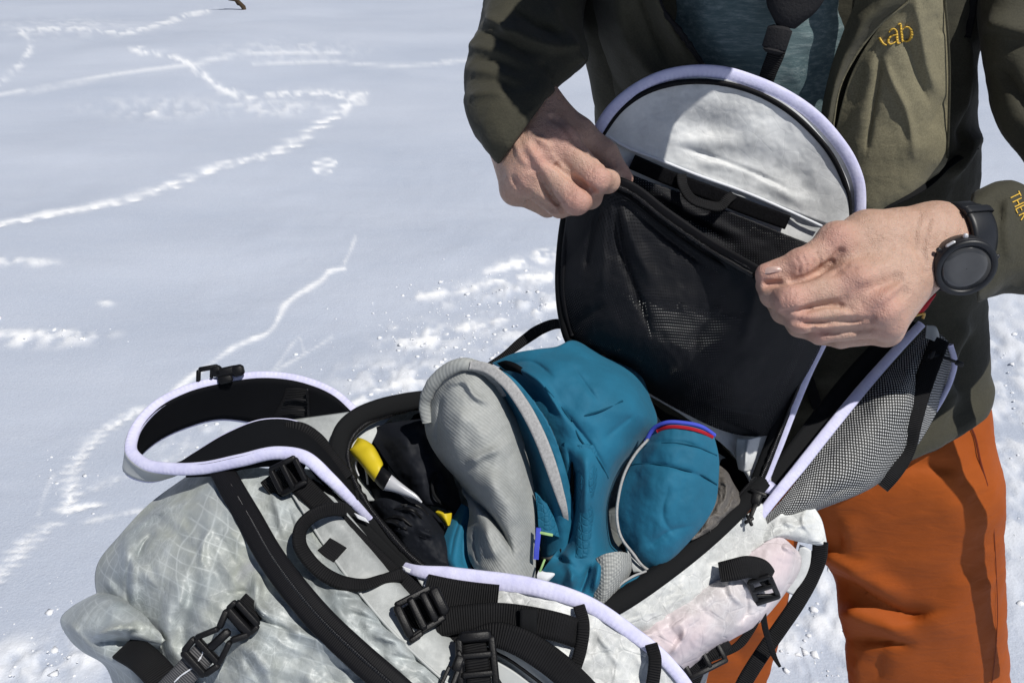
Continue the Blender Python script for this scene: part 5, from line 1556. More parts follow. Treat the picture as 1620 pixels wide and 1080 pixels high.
# net pocket: back layer and the pulled out front
loft("net_back", [[(x, y, ld(x, y) - .0055) for x, y in r] for r in (
    [(960, 254), (1000, 276), (1080, 306), (1180, 345), (1290, 388), (1340, 402)], [(930, 330), (1000, 340), (1080, 370), (1180, 400), (1270, 430), (1330, 440)], [(905, 400), (980, 405), (1080, 430), (1180, 455), (1260, 470), (1310, 475)], [(900, 440), (980, 450), (1080, 480), (1180, 505), (1260, 515), (1305, 515)])],
    MT['mesh_black'], lid, 70, 50, thick=.002, folds=[([(1000, 290), (1090, 350), (1180, 400)], -9, -.002), ([(1010, 285), (1120, 350), (1200, 390)], 8, .002)], wrinkle=(.0015, 40))
NET = [[(896, 338, .718), (930, 306, .690), (966, 286, .6765), (990, 292, .6790), (1048, 334, .682), (1124, 386, .680), (1198, 430, .6560), (1262, 440, .676), (1340, 444, .738)],
       [(888, 400, .735), (930, 386, .710), (975, 372, .694), (1020, 388, .691), (1080, 426, .692), (1146, 456, .687), (1210, 478, .682), (1268, 490, .706), (1322, 492, .750)],
       [(886, 470, .748), (930, 460, .722), (990, 468, .706), (1050, 490, .701), (1110, 520, .703), (1170, 538, .705), (1220, 548, .716), (1270, 555, .740), (1296, 555, .760)],
       [(899, 540, .768), (940, 540, .745), (1000, 555, .729), (1050, 577, .724), (1110, 602, .726), (1160, 617, .734), (1200, 624, .749), (1235, 630, .765), (1264, 628, .775)],
       [(906, 552, .782), (958, 580, .778), (1002, 606, .774), (1044, 632, .771), (1092, 658, .771), (1130, 676, .774), (1170, 688, .779), (1204, 690, .782), (1234, 684, .785)]]
net = loft("net_pocket", NET, MT['mesh_black'], lid, 150, 110, thick=.0018,
     folds=[([(972, 300), (985, 400), (1010, 470), (1035, 545)], -5, -.006), ([(966, 300), (958, 380), (950, 470)], 9, .004), ([(975, 310), (1005, 390), (1040, 460)], 10, .004), ([(955, 310), (935, 380), (925, 440)], -6, -.005), ([(960, 300), (962, 350), (958, 420)], -4, -.004),
            ([(1000, 330), (1060, 380), (1130, 430)], -5, -.004), ([(1198, 440), (1190, 500), (1170, 560)], 10, .003), ([(1130, 660), (1180, 680), (1210, 690)], -5, -.004), ([(1100, 640), (1160, 650), (1220, 660)], 6, .003), ([(905, 520), (930, 500), (960, 480)], -8, -.003)],
     wrinkle=(.0015, 45))
ribbon("pocket_zip", [(970, 288, .6735), (992, 296, .6765), (1048, 337, .679), (1124, 389, .677), (1196, 431, .6545)], .0115, MT['zip_black'], lid, n=90, thick=.0025, roll=-.25)
tube("zip_coil", [(974, 294, .671), (994, 303, .674), (1048, 344, .6765), (1122, 395, .6745), (1192, 436, .6555)], .0018, MT['coil'], lid, n=140, jitter=.3)
tube("net_hem", [(966, 300, .6745), (990, 312, .6785), (1046, 356, .6825), (1118, 406, .681), (1186, 444, .672)], .0016, MT['seam_black'], lid, n=60)
# stiff white corner under the net and the hinge seam
loft("corner_fold", [[(1166, 694, .776), (1180, 694, .772), (1204, 690, .778)], [(1164, 720, .778), (1176, 722, .770), (1196, 722, .780)], [(1168, 742, .782), (1178, 746, .778), (1188, 744, .784)]], MT['film_white'], lid, 20, 20, thick=.002, folds=[([(1184, 690), (1178, 745)], 3, .003)])
M = local_frame((1196, 790, .752), (1184, 826, .744))
moulding("zip_slider", M, [((-.010, 0, 0), (.006, 0, 0), .012, .007), ((.004, .001, .002), (.020, 0, .003), .005, .003), ((-.007, -.008, .001), (-.007, .008, .001), .005, .005), ((.018, -.003, .003), (.026, .004, .003), .004, .004), ((.018, .003, .003), (.026, -.003, .003), .004, .004)], MT['buckle'], pack)

# ---- thin strap at the far side
ribbon("load_strap", [(766, 580, .808), (800, 560, .806), (826, 540, .803), (856, 520, .798), (880, 512, .79), (900, 514, .785)], [.003, .006, .010, .012, .011, .009], MT['webbing'], pack, n=50, roll=.3)

# ---- upper shoulder strap: a padded band looping out over the snow
SA = [(566, 656, .800), (530, 624, .802), (480, 603, .800), (420, 595, .795), (350, 603, .786), (290, 619, .772), (240, 648, .754), (211, 688, .735), (208, 714, .718), (228, 733, .704), (270, 741, .692), (320, 740, .683), (380, 728, .674), (440, 716, .668), (480, 722, .664), (520, 755, .662), (560, 795, .672)]
SB = [(550, 676, .812), (510, 682, .822), (460, 674, .824), (405, 665, .820), (345, 659, .812), (290, 673, .798), (240, 698, .776), (211, 726, .752), (204, 744, .730), (236, 756, .716), (272, 746, .712), (310, 722, .712), (362, 690, .712), (420, 669, .714), (472, 674, .712), (508, 704, .704), (548, 752, .700)]
sA, sB = spline(np.array(SA, float), 90), spline(np.array(SB, float), 90)
mid = (sA + sB) / 2
Gs = np.stack([sA * (1 - t) + sB * t for t in np.linspace(0, 1, 9)])
Wg = P3(Gs)
du = np.gradient(Wg, axis=1); dv = np.gradient(Wg, axis=0)
nn = np.cross(du, dv); nn /= np.maximum(np.linalg.norm(nn, axis=-1, keepdims=True), 1e-9)
if (nn[4, 20] @ (CAM - Wg[4, 20])) < 0: nn = -nn           # black inner face looks at us on the far run
# inner black face and outer grey face, each a sheet with half the thickness
def half(name, sgn, mat_):
    V, F = shell(Wg + nn * (sgn * .004), .004 * sgn, nn)
    L = np.concatenate([[0], np.cumsum(np.linalg.norm(np.diff(Wg[4], axis=0), axis=1))])
    UV = np.stack(np.broadcast_arrays(L[None], (np.arange(9) * .007)[:, None]), -1).reshape(-1, 2)
    return add_mesh(name, V, F, mat_, pack, uv=np.concatenate([UV, UV]))
strap = half("shoulder_strap", 1, MT['lining_black'])
oV, oF = shell(Wg - nn * .0005, .005, nn)
add_mesh("strap_face", oV, oF, MT['strap_face_grey'], strap)
tube("strap_binding", SA + [(586, 822, .690)], [.0048, .0050, .0050, .0050, .0052, .0054, .0056, .0054, .003], MT['piping'], strap, n=180, k=12, flat=.5)
tube("strap_binding", SB, .0042, MT['piping'], strap, n=180, k=12, flat=.5)
ribbon("strap_webbing", [(452, 690, .700), (470, 690, .698), (490, 702, .694), (512, 730, .688), (540, 765, .682)], .026, MT['webbing'], strap, n=40)
loft("ladder_pad", [[(452, 614, .799), (466, 613, .798), (486, 615, .799)], [(446, 632, .804), (464, 634, .802), (488, 636, .804)], [(432, 658, .812), (458, 660, .808), (492, 660, .812)]], MT['webbing'], strap, 16, 16, thick=.003)
for yy, xx in ((632, 456), (648, 450)):
    M = local_frame((xx + 14, yy, .798), (xx + 34, yy + 1, .798))
    moulding("ladder_bar", M, [((-.012, 0, 0), (.012, 0, 0), .003, .003)], MT['buckle'], strap)
M = local_frame((488, 638, .797), (490, 662, .803))
moulding("ladder_bar", M, [((-.016, 0, 0), (.014, 0, 0), .003, .004)], MT['buckle'], strap)
M = local_frame((347, 592, .781), (387, 587, .783))
moulding("sternum_buckle", M, [((-.021, -.006, 0), (-.019, .007, 0), .005, .006), ((-.019, .007, 0), (.000, .008, 0), .006, .006), ((-.008, -.003, 0), (-.006, .008, 0), .004, .006), ((-.002, -.002, 0), (-.002, .009, 0), .012, .009), ((-.004, .001, 0), (.018, .003, 0), .011, .009), ((.012, .001, 0), (.024, .002, 0), .014, .011), ((-.002, -.006, 0), (.012, -.005, 0), .010, .008)], MT['buckle'], strap)
# black webbing, also standing in for the shade under the strap at the pack
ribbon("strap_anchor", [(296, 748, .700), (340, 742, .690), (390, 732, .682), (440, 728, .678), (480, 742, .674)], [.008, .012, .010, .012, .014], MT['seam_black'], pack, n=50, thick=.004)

# ---- long webbing along the rim, ladder buckles and grab handle
ribbon("rim_webbing", [(448, 738, .672), (480, 770, .664), (520, 810, .655), (566, 858, .647), (612, 902, .641), (652, 938, .634), (690, 975, .624), (730, 1018, .612), (772, 1062, .602), (830, 1120, .60)], .0175, MT['webbing'], pack, n=120, thick=.0024, ripple=.0008)
ribbon("binding_tape", [(490, 765, .674), (530, 792, .670), (572, 832, .668), (612, 872, .664), (652, 910, .656), (690, 944, .646)], .010, MT['seam_black'], pack, n=60, thick=.003)
for q in ((566, 813, .668, 582, 822, .668), (642, 897, .656, 656, 904, .656), (676, 927, .645, 690, 944, .643)):
    loft("tag", [[(q[0] - 6, q[1] - 2, q[2] - .006), (q[3] - 4, q[4] - 3, q[5] - .006)], [(q[0], q[1] + 7, q[2] - .006), (q[3] + 2, q[4] + 5, q[5] - .006)]], MT['label_white'], pack, 6, 6, thick=.001)
ribbon("strap_stub", [(424, 778, .672), (440, 766, .668), (462, 752, .664)], .021, MT['webbing'], pack, n=20)
M = local_frame((456, 752, .660), (476, 742, .660))
moulding("ladder_buckle", M, [((-.012, -.011, 0), (.012, -.011, 0), .006, .006), ((-.012, .011, 0), (.012, .011, 0), .006, .006), ((-.011, -.011, 0), (-.011, .011, 0), .006, .007), ((0, -.011, .002), (0, .011, .002), .006, .006), ((.011, -.011, 0), (.011, .011, 0), .006, .007)], MT['buckle'], pack)
ribbon("grab_handle", [(548, 806, .648), (522, 806, .640), (496, 815, .630), (476, 836, .622), (474, 858, .616), (488, 884, .610), (514, 908, .605), (545, 922, .605), (576, 924, .612), (606, 915, .624), (636, 908, .636)],
       [.011, .011, .0108, .0108, .0108, .0108, .0108, .0108, .009, .0075, .011], MT['webbing'], pack, n=100, thick=.003, roll=[0, .2, .3, .4, .4, .3, .3, .3, .5, .4, 0])
loft("sewn_patch", [[(522, 850, .634), (536, 858, .635), (549, 866, .636)], [(513, 860, .630), (526, 868, .631), (539, 877, .632)], [(503, 869, .625), (514, 879, .625), (527, 890, .626)]], MT['webbing'], pack, 20, 20, thick=.002)
ribbon("ladder_webbing", [(622, 1000, .606), (645, 982, .606), (668, 966, .610), (690, 955, .618)], .0205, MT['webbing'], pack, n=30)
M = local_frame((667, 966, .602), (690, 953, .606))
moulding("ladder_buckle", M, [((-.016, -.013, 0), (.014, -.012, 0), .006, .008), ((-.016, .013, 0), (.014, .012, 0), .006, .008), ((-.015, -.013, .001), (-.015, .013, .001), .008, .009), ((-.004, -.013, .003), (-.004, .013, .003), .007, .009), ((.006, -.012, .002), (.006, .012, .002), .007, .008), ((.015, -.011, 0), (.015, .011, 0), .010, .008), ((-.018, -.015, .002), (-.006, -.014, .002), .005, .007)], MT['buckle'], pack)

# ---- lower shoulder strap with its webbing
LOW = [[(652, 903, .652), (700, 908, .645), (760, 917, .640), (850, 930, .632), (930, 956, .627), (1000, 1002, .622), (1050, 1042, .620), (1088, 1090, .622)],
       [(680, 945, .640), (730, 955, .632), (790, 965, .626), (860, 980, .618), (925, 1010, .613), (985, 1045, .611), (1025, 1080, .612), (1055, 1120, .615)],
       [(705, 985, .628), (750, 1000, .620), (805, 1015, .614), (865, 1040, .606), (915, 1070, .602), (960, 1105, .602), (990, 1135, .604), (1010, 1160, .61)],
       [(740, 1030, .618), (780, 1050, .610), (830, 1070, .604), (875, 1100, .598), (915, 1135, .596), (950, 1165, .598), (970, 1190, .60), (985, 1210, .605)]]
low = loft("lower_strap", LOW, MT['sailcloth_white'], pack, 120, 60, thick=.008, crumple=(.0032, 44, 61), wrinkle=(.002, 60), folds=[([(860, 955), (900, 1000)], 5, .002), ([(940, 990), (985, 1060)], 6, .002), ([(980, 1010), (960, 1070)], -5, -.002)])
lo = lambda x, y: depth_on("lower_strap", x, y)
tube("strap_binding", [(632, 892, .664), (655, 901, .650), (700, 908, .642), (760, 916, .637), (850, 929, .629), (930, 955, .624), (1000, 1001, .619), (1050, 1041, .617), (1090, 1090, .619), (1110, 1130, .625)], [.003, .0068, .0074, .0066, .0060, .0055, .0050, .005], MT['piping'], low, n=160, k=12, flat=.36)
ribbon("wide_webbing", [(672, 934, lo(690, 940) - .004), (710, 942, lo(710, 942) - .005), (750, 948, lo(750, 948) - .005), (787, 952, lo(787, 952) - .004)], .0265, MT['webbing'], low, n=30, thick=.0022)
ribbon("daisy_webbing", [(690, 985, .612), (740, 978, .612), (790, 976, .610), (840, 982, .607), (885, 992, .606), (922, 1004, .608)], [.021, .021, .0215, .0215, .0215, .0215], MT['webbing'], low, n=60, thick=.0026)
ribbon("keeper", [(836, 962, .604), (836, 984, .601), (834, 1008, .601)], .0135, MT['seam_black'], low, n=16, thick=.003)
ribbon("bar_webbing", [(916, 958, lo(916, 960) - .004), (923, 985, lo(920, 985) - .008), (920, 1020, lo(920, 1010) - .010), (908, 1060, lo(908, 1050) - .006), (900, 1080, lo(900, 1070) - .004)], .0095, MT['webbing'], low, n=40, thick=.0022)
ribbon("bar_webbing", [(1030, 1018, .612), (1036, 1040, .606), (1034, 1070, .604), (1026, 1110, .605)], .0100, MT['webbing'], low, n=30, thick=.0022)
ribbon("hanging_webbing", [(742, 1010, .604), (780, 1003, .598), (820, 1014, .594), (858, 1036, .590), (894, 1064, .586), (930, 1100, .583), (980, 1160, .58)], [.012, .019, .021, .021, .021, .021, .021], MT['webbing'], low, n=60, thick=.0024)
loft("strap_underside", [[(738, 1014, .612), (770, 1012, .607), (800, 1022, .604), (850, 1056, .598), (900, 1100, .594)], [(760, 1028, .612), (790, 1030, .607), (820, 1046, .603), (860, 1080, .598), (900, 1125, .594)], [(790, 1050, .612), (810, 1060, .608), (840, 1085, .603), (870, 1115, .60), (900, 1150, .598)]], MT['strap_face_grey'], low, 40, 30, thick=.004)
tube("underside_cord", [(762, 1022, .604), (800, 1040, .600), (840, 1068, .596), (880, 1100, .593)], .0012, MT['seam_black'], low, n=40)
loft("lower_face", [[(775, 1040, .603), (810, 1060, .600), (850, 1090, .597)], [(785, 1070, .600), (815, 1085, .598), (850, 1110, .596)], [(790, 1110, .600), (820, 1120, .598), (860, 1140, .596)]], MT['strap_face_grey'], low, 20, 20, thick=.003)
M = local_frame((754, 1042, .588), (756, 1072, .584))
moulding("ladder_buckle", M, [((-.016, -.012, 0), (.020, -.013, 0), .007, .009), ((-.016, .012, 0), (.020, .013, 0), .007, .009), ((-.016, -.012, .001), (-.016, .012, .001), .010, .010), ((-.003, -.012, .003), (-.003, .012, .003), .006, .009), ((.010, -.012, .002), (.010, .012, .002), .006, .009), ((.021, -.012, 0), (.021, .012, 0), .008, .009)], MT['buckle'], low)
ribbon("buckle_webbing", [(748, 1006, .598), (752, 1030, .588), (756, 1062, .584), (760, 1100, .58)], .018, MT['webbing'], low, n=24)
M = local_frame((714, 1064, .578), (706, 1084, .574))
moulding("hook", M, [((-.014, .002, 0), (-.002, .002, 0), .009, .008), ((-.004, .004, 0), (.016, .004, 0), .005, .006), ((-.004, -.003, 0), (.016, -.004, 0), .004, .006), ((.014, -.004, 0), (.014, .005, 0), .005, .006), ((-.016, -.002, 0), (-.008, .006, 0), .005, .006)], MT['buckle'], low)

# ---- side release buckle on the grey front
ribbon("front_strap", [(406, 953, .588), (390, 970, .583), (370, 988, .579)], .0215, MT['webbing'], pack, n=20)
M = local_frame((346, 1012, .570), (376, 984, .574))
moulding("release_buckle", M, [((-.022, -.012, 0), (-.022, .012, 0), .007, .007), ((-.022, -.011, 0), (-.010, -.013, 0), .006, .008), ((-.022, .011, 0), (-.010, .013, 0), .006, .008), ((-.010, -.013, 0), (-.010, .013, 0), .006, .009), ((-.010, -.0125, .001), (.006, -.006, .002), .005, .009), ((-.010, .0125, .001), (.006, .006, .002), .005, .009),
                               ((-.008, 0, .001), (.010, 0, .002), .008, .008), ((.006, -.006, .002), (.018, -.012, .001), .006, .008), ((.006, .006, .002), (.018, .012, .001), .006, .008), ((.018, -.013, 0), (.018, .013, 0), .008, .009), ((.026, -.012, 0), (.026, .012, 0), .006, .007), ((.018, -.012, 0), (.026, -.012, 0), .005, .007), ((.018, .012, 0), (.026, .012, 0), .005, .007)], MT['buckle'], pack)
ribbon("tail_webbing", [(332, 1024, .571), (314, 1042, .570), (292, 1066, .569), (262, 1096, .572), (220, 1140, .58)], .0185, MT['webbing_grey'], pack, n=40)
tube("stitching", [(324, 1018, .5690), (320, 1034, .5685), (308, 1052, .5675), (284, 1070, .5675), (276, 1078, .5680)], .0006, MT['label_white'], pack, n=60, jitter=.6)
# ------------------------------------------------------------------ teal garment stuffed in the pack
gar = root("folded_garment", "teal shell garment with grey lining stuffed into the open pack", "garment", P(880, 860, .80))
loft("grey_lining", [
    [(716, 590, .716), (728, 579, .704), (745, 576, .698), (764, 584, .700), (780, 596, .708)],
    [(684, 612, .722), (715, 600, .692), (748, 600, .684), (782, 614, .690), (806, 640, .706)],
    [(672, 648, .724), (705, 645, .684), (745, 645, .672), (790, 655, .678), (826, 690, .700)],
    [(675, 690, .722), (712, 692, .680), (752, 694, .666), (800, 700, .672), (838, 735, .698)],
    [(696, 728, .716), (728, 738, .680), (765, 742, .664), (808, 746, .670), (845, 770, .694)],
    [(728, 766, .710), (752, 780, .676), (782, 786, .660), (816, 790, .666), (848, 805, .688)],
    [(742, 806, .702), (762, 822, .672), (788, 828, .656), (818, 832, .662), (849, 842, .684)],
    [(738, 850, .694), (762, 868, .664), (790, 874, .650), (820, 876, .657), (848, 880, .678)],
    [(746, 892, .684), (770, 912, .660), (796, 922, .650), (822, 924, .656), (846, 922, .672)],
    [(770, 925, .690), (785, 940, .68), (800, 945, .675), (820, 945, .676), (840, 940, .682)]], MT['grey_lining'], gar, 110, 150, thick=.003,
    folds=[([(676, 706), (690, 722), (714, 752), (745, 785), (775, 815), (802, 855), (815, 890)], -4, -.020), ([(668, 700), (690, 740), (730, 790), (760, 830)], 7, .007), ([(700, 620), (693, 660), (692, 712)], -5, -.007), ([(700, 612), (735, 604), (750, 625), (775, 640)], 5, .005), ([(738, 640), (722, 690), (730, 730)], 16, .004), ([(735, 736), (760, 722), (795, 708)], 7, .005),
           ([(760, 745), (800, 790), (825, 840)], 18, .007), ([(765, 820), (775, 860), (790, 890)], 8, .005), ([(750, 830), (752, 870), (760, 900)], -5, -.006)], wrinkle=(.0015, 50), crumple=(.0035, 70, 83))
tube("lining_edge", [(676, 668, .712), (672, 640, .710), (682, 612, .702), (704, 588, .694), (732, 576, .688), (760, 582, .690), (784, 600, .692), (800, 625, .696)], [.0045, .0055, .006, .006, .0055, .005, .004], MT['grey_lining'], gar, n=90, jitter=.08, flat=.55)
loft("hood_band", [
    [(726, 586, .735), (754, 600, .735), (782, 634, .735), (808, 680, .735), (830, 730, .735), (842, 780, .730), (850, 834, .725), (856, 880, .715)],
    [(742, 580, .702), (772, 592, .696), (800, 622, .692), (826, 664, .692), (846, 714, .694), (858, 770, .694), (866, 830, .692), (868, 880, .690)],
    [(752, 578, .692), (786, 592, .682), (818, 624, .676), (846, 668, .674), (868, 718, .674), (884, 772, .674), (892, 826, .676), (892, 870, .682)],
    [(762, 576, .700), (802, 590, .684), (838, 626, .674), (868, 672, .672), (888, 720, .673), (902, 772, .676), (908, 820, .680), (904, 860, .686)]], MT['teal'], gar, 110, 40, thick=.003, folds=[([(800, 605), (850, 690), (875, 780)], -4, -.003)], wrinkle=(.002, 40))
ribbon("reflective_strip", [(744, 577, .684), (770, 582, .680), (798, 602, .675), (826, 638, .670), (850, 682, .667), (870, 732, .667), (884, 776, .669), (894, 812, .674), (897, 832, .684)], [.008, .0095, .010, .0105, .0105, .0105, .0095, .007, .003], MT['grey_piping'], gar, n=90, thick=.002)
loft("shell", [
    [(778, 574, .742), (815, 558, .728), (850, 552, .722), (880, 548, .728), (906, 538, .742), (930, 548, .755), (962, 568, .768)],
    [(800, 588, .724), (830, 580, .704), (866, 576, .698), (900, 572, .702), (936, 576, .712), (976, 582, .730), (1008, 586, .760)],
    [(830, 620, .704), (858, 612, .688), (892, 606, .684), (926, 606, .686), (962, 610, .696), (1002, 618, .716), (1030, 632, .752)],
    [(852, 660, .690), (880, 652, .678), (912, 648, .674), (944, 648, .676), (980, 650, .686), (1016, 656, .708), (1040, 668, .742)],
    [(876, 710, .686), (898, 706, .674), (922, 702, .668), (948, 700, .672), (974, 700, .684), (996, 700, .706), (1018, 695, .742)],
    [(890, 760, .686), (908, 762, .674), (926, 760, .666), (944, 757, .670), (960, 754, .684), (972, 750, .708), (984, 742, .740)],
    [(898, 812, .686), (912, 816, .674), (926, 818, .668), (938, 816, .670), (950, 812, .684), (958, 806, .708), (964, 796, .735)],
    [(886, 862, .684), (904, 866, .672), (922, 868, .666), (940, 868, .668), (954, 866, .680), (964, 860, .704), (970, 850, .730)],
    [(856, 905, .678), (884, 912, .664), (912, 922, .656), (934, 926, .656), (956, 906, .662), (974, 890, .684), (988, 880, .715)],
    [(846, 930, .680), (880, 940, .668), (910, 950, .660), (932, 958, .660), (950, 942, .668), (968, 920, .690), (985, 900, .715)]], MT['teal'], gar, 120, 150, thick=.003,
    folds=[([(895, 700), (910, 760), (905, 830), (890, 880)], -5, -.012), ([(860, 610), (900, 660), (945, 720), (975, 780)], -3, -.004), ([(900, 570), (935, 620), (950, 640)], -3, -.003), 
           ([(950, 700), (985, 670), (1010, 650)], -4, -.003), ([(925, 700), (928, 760), (920, 830)], 12, .006),
           ([(872, 880), (900, 890), (915, 910)], -6, -.009), ([(935, 890), (925, 920), (915, 945)], -4, -.008), ([(890, 870), (905, 900), (900, 935)], 8, .007), ([(950, 880), (945, 910), (940, 940)], 7, .006), ([(790, 580), (840, 572), (880, 600)], -5, -.006), ([(800, 576), (850, 600), (880, 640), (900, 672)], 6, .005)],
    wrinkle=(.0010, 60), crumple=(.0045, 90, 91))
on_s = lambda L, e=.0006: [(x, y, depth_on('shell', x, y) - e) for x, y in L]
for L in ([(862, 612), (896, 655), (922, 700), (948, 730), (962, 756)], [(905, 664), (930, 656), (960, 646), (985, 634)], [(892, 700), (905, 760), (903, 820), (893, 860)]):
    tube('seam', on_s(L), .0008, MT['teal_seam'], gar, n=60)
tube('fold_gap_shade', on_s([(905, 730), (904, 785), (896, 830), (887, 862), (889, 884)], .0002), [.0006, .0018, .0022, .0016, .0006], MT['seam_black'], gar, n=60)  # black tube stands in for the shade inside the split
loft('hood_opening_shade', [[(786, 574, .722), (800, 570, .712), (815, 574, .706), (828, 582, .703)], [(792, 580, .720), (806, 579, .709), (820, 584, .703), (834, 594, .700)], [(800, 586, .718), (814, 588, .708), (826, 593, .702), (838, 603, .699)]], MT['lining_black'], gar, 20, 14, thick=.001)  # black sheet painted in as the shade of the hood's hollow
loft("embossed_panel", [[(x, y, depth_on("shell", x, y) - e) for x, y, e in r] for r in (
    [(908, 706, -.001), (918, 703, .0012), (930, 702, .0014), (944, 704, -.001)], [(908, 750, -.001), (920, 752, .0014), (934, 752, .0014), (948, 750, -.001)], [(906, 806, -.001), (918, 810, .0014), (932, 810, .0014), (944, 806, -.001)],
    [(902, 850, -.001), (914, 854, .0014), (928, 854, .0014), (942, 850, -.001)], [(906, 880, -.001), (916, 882, .0005), (926, 882, .0005), (936, 880, -.001)])], MT['honeycomb_teal'], gar, 40, 60, thick=.002)
loft("embossed_panel", [[(846, 778, .684), (858, 790, .680), (870, 800, .682)], [(850, 812, .680), (866, 822, .676), (882, 834, .680)], [(852, 842, .676), (868, 844, .674), (886, 850, .680)]], MT['honeycomb_teal'], gar, 24, 30, thick=.002)
loft("cuff", [
    [(730, 796, .722), (738, 800, .714), (750, 808, .716)], [(708, 834, .712), (724, 842, .698), (746, 852, .704)], [(697, 870, .702), (718, 880, .684), (744, 892, .692)], [(702, 890, .694), (724, 902, .676), (752, 914, .684)], [(715, 905, .690), (735, 920, .678), (758, 930, .684)]], MT['teal'], gar, 40, 50, thick=.003,
    folds=[([(735, 805), (718, 850), (712, 890)], -4, -.003), ([(742, 808), (732, 860), (735, 905)], -4, -.003)])
loft("collar", [
    [(1034, 678, 0.7160), (1052, 672, 0.7000), (1080, 672, 0.6939), (1108, 678, 0.6951), (1130, 690, 0.7120)],
    [(1014, 705, 0.7120), (1042, 702, 0.6914), (1074, 702, 0.6840), (1106, 708, 0.6865), (1137, 720, 0.7060)],
    [(994, 742, 0.7080), (1026, 744, 0.6865), (1062, 746, 0.6778), (1100, 752, 0.6803), (1137, 758, 0.6980)],
    [(980, 780, 0.7040), (1014, 786, 0.6840), (1052, 792, 0.6741), (1094, 796, 0.6765), (1132, 796, 0.6939)],
    [(977, 820, 0.7000), (1008, 828, 0.6827), (1044, 834, 0.6741), (1082, 834, 0.6765), (1116, 826, 0.6914)],
    [(984, 850, 0.6964), (1012, 860, 0.6840), (1040, 864, 0.6778), (1070, 860, 0.6803), (1100, 846, 0.6914)],
    [(1004, 876, 0.6951), (1022, 888, 0.6877), (1038, 892, 0.6852), (1056, 886, 0.6865), (1076, 872, 0.6927)],
    [(1018, 896, 0.6980), (1028, 902, 0.6939), (1036, 904, 0.6927), (1046, 900, 0.6939), (1056, 892, 0.6964)]], MT['teal'], gar, 90, 110, thick=.003,
    folds=[([(1000, 732), (1050, 736), (1100, 750), (1138, 766)], -3, -.0035), ([(1020, 700), (1080, 700), (1134, 718)], -3, -.003), ([(1030, 740), (1045, 800), (1060, 850)], 22, .003), ([(1060, 760), (1050, 820), (1070, 850)], -5, -.002), ([(1020, 870), (1060, 840), (1100, 830)], -6, -.003)], wrinkle=(.0015, 55), crumple=(.0030, 80, 71))
on_c = lambda L, e=.0006: [(x, y, depth_on('collar', x, y) - e) for x, y in L]
tube('seam', on_c([(1001, 734), (1040, 734), (1080, 742), (1112, 752), (1134, 766)]), .0007, MT['teal_seam'], gar, n=60)
tube('seam', on_c([(1018, 706), (1060, 700), (1100, 706), (1134, 720)]), .0006, MT['teal_seam'], gar, n=60)
ribbon("red_trim", on_c([(1040, 682), (1054, 676), (1082, 676), (1108, 682), (1127, 691)], .0010), .0032, MT['red_trim'], gar, n=40, thick=.0022)
tube("blue_trim", [(1022, 698, .712), (1034, 678, .708), (1052, 669, .700), (1082, 669, .695), (1110, 675, .697), (1130, 688, .708)], .0020, MT['blue_trim'], gar, n=60)
tube("collar_piping", [(1026, 694, .708), (1008, 714, .705), (990, 744, .702), (979, 782, .698), (976, 820, .694), (982, 848, .690), (1002, 876, .688), (1018, 896, .690), (1030, 904, .692)], .0013, MT['grey_piping'], gar, n=80)
loft("collar_lining", [[(980, 846, .702), (992, 860, .700), (1004, 878, .700)], [(990, 858, .700), (1006, 876, .697), (1026, 902, .696)], [(998, 890, .692), (1008, 898, .692), (1026, 906, .694)], [(1002, 905, .692), (1012, 904, .692), (1024, 906, .695)]], MT['strap_face_grey'], gar, 24, 30, thick=.002)
loft("knit_cuff", [[(936, 886, .668), (956, 876, .660), (980, 872, .664), (998, 876, .684)], [(938, 912, .662), (958, 906, .654), (982, 900, .660), (1000, 896, .684)], [(938, 940, .660), (956, 936, .653), (976, 926, .662), (996, 910, .684)], [(936, 966, .662), (950, 962, .658), (966, 952, .666), (984, 928, .684)]], MT['knit_grey'], gar, 40, 40, thick=.003)
loft("hem", [[(966, 952, .672), (978, 930, .672), (1000, 914, .676), (1034, 900, .690)], [(972, 955, .668), (990, 938, .668), (1014, 920, .676), (1036, 908, .690)], [(974, 962, .672), (1000, 948, .674), (1022, 932, .682), (1042, 916, .692)]], MT['teal'], gar, 30, 20, thick=.003)
tube("hem_piping", [(966, 950, .668), (976, 930, .668), (998, 913, .672), (1022, 903, .682)], .0010, MT['grey_piping'], gar, n=30)
ribbon("blue_zip", [(852, 834, .668), (851, 850, .666), (849, 868, .664), (848, 884, .664)], .0045, MT['blue_trim'], gar, n=24)
ribbon("green_binding", [(854, 842, .667), (864, 844, .666), (874, 846, .668)], .0024, MT['green_trim'], gar, n=14)
ribbon("green_binding", [(862, 884, .660), (858, 894, .658), (854, 904, .658)], .0018, MT['green_trim'], gar, n=14)
loft("care_label", [[(852, 902, .658), (858, 904, .657)], [(849, 912, .656), (864, 915, .654), (878, 908, .657)], [(851, 920, .656), (860, 922, .655), (868, 919, .657)]], MT['label_white'], gar, 20, 14, thick=.001)

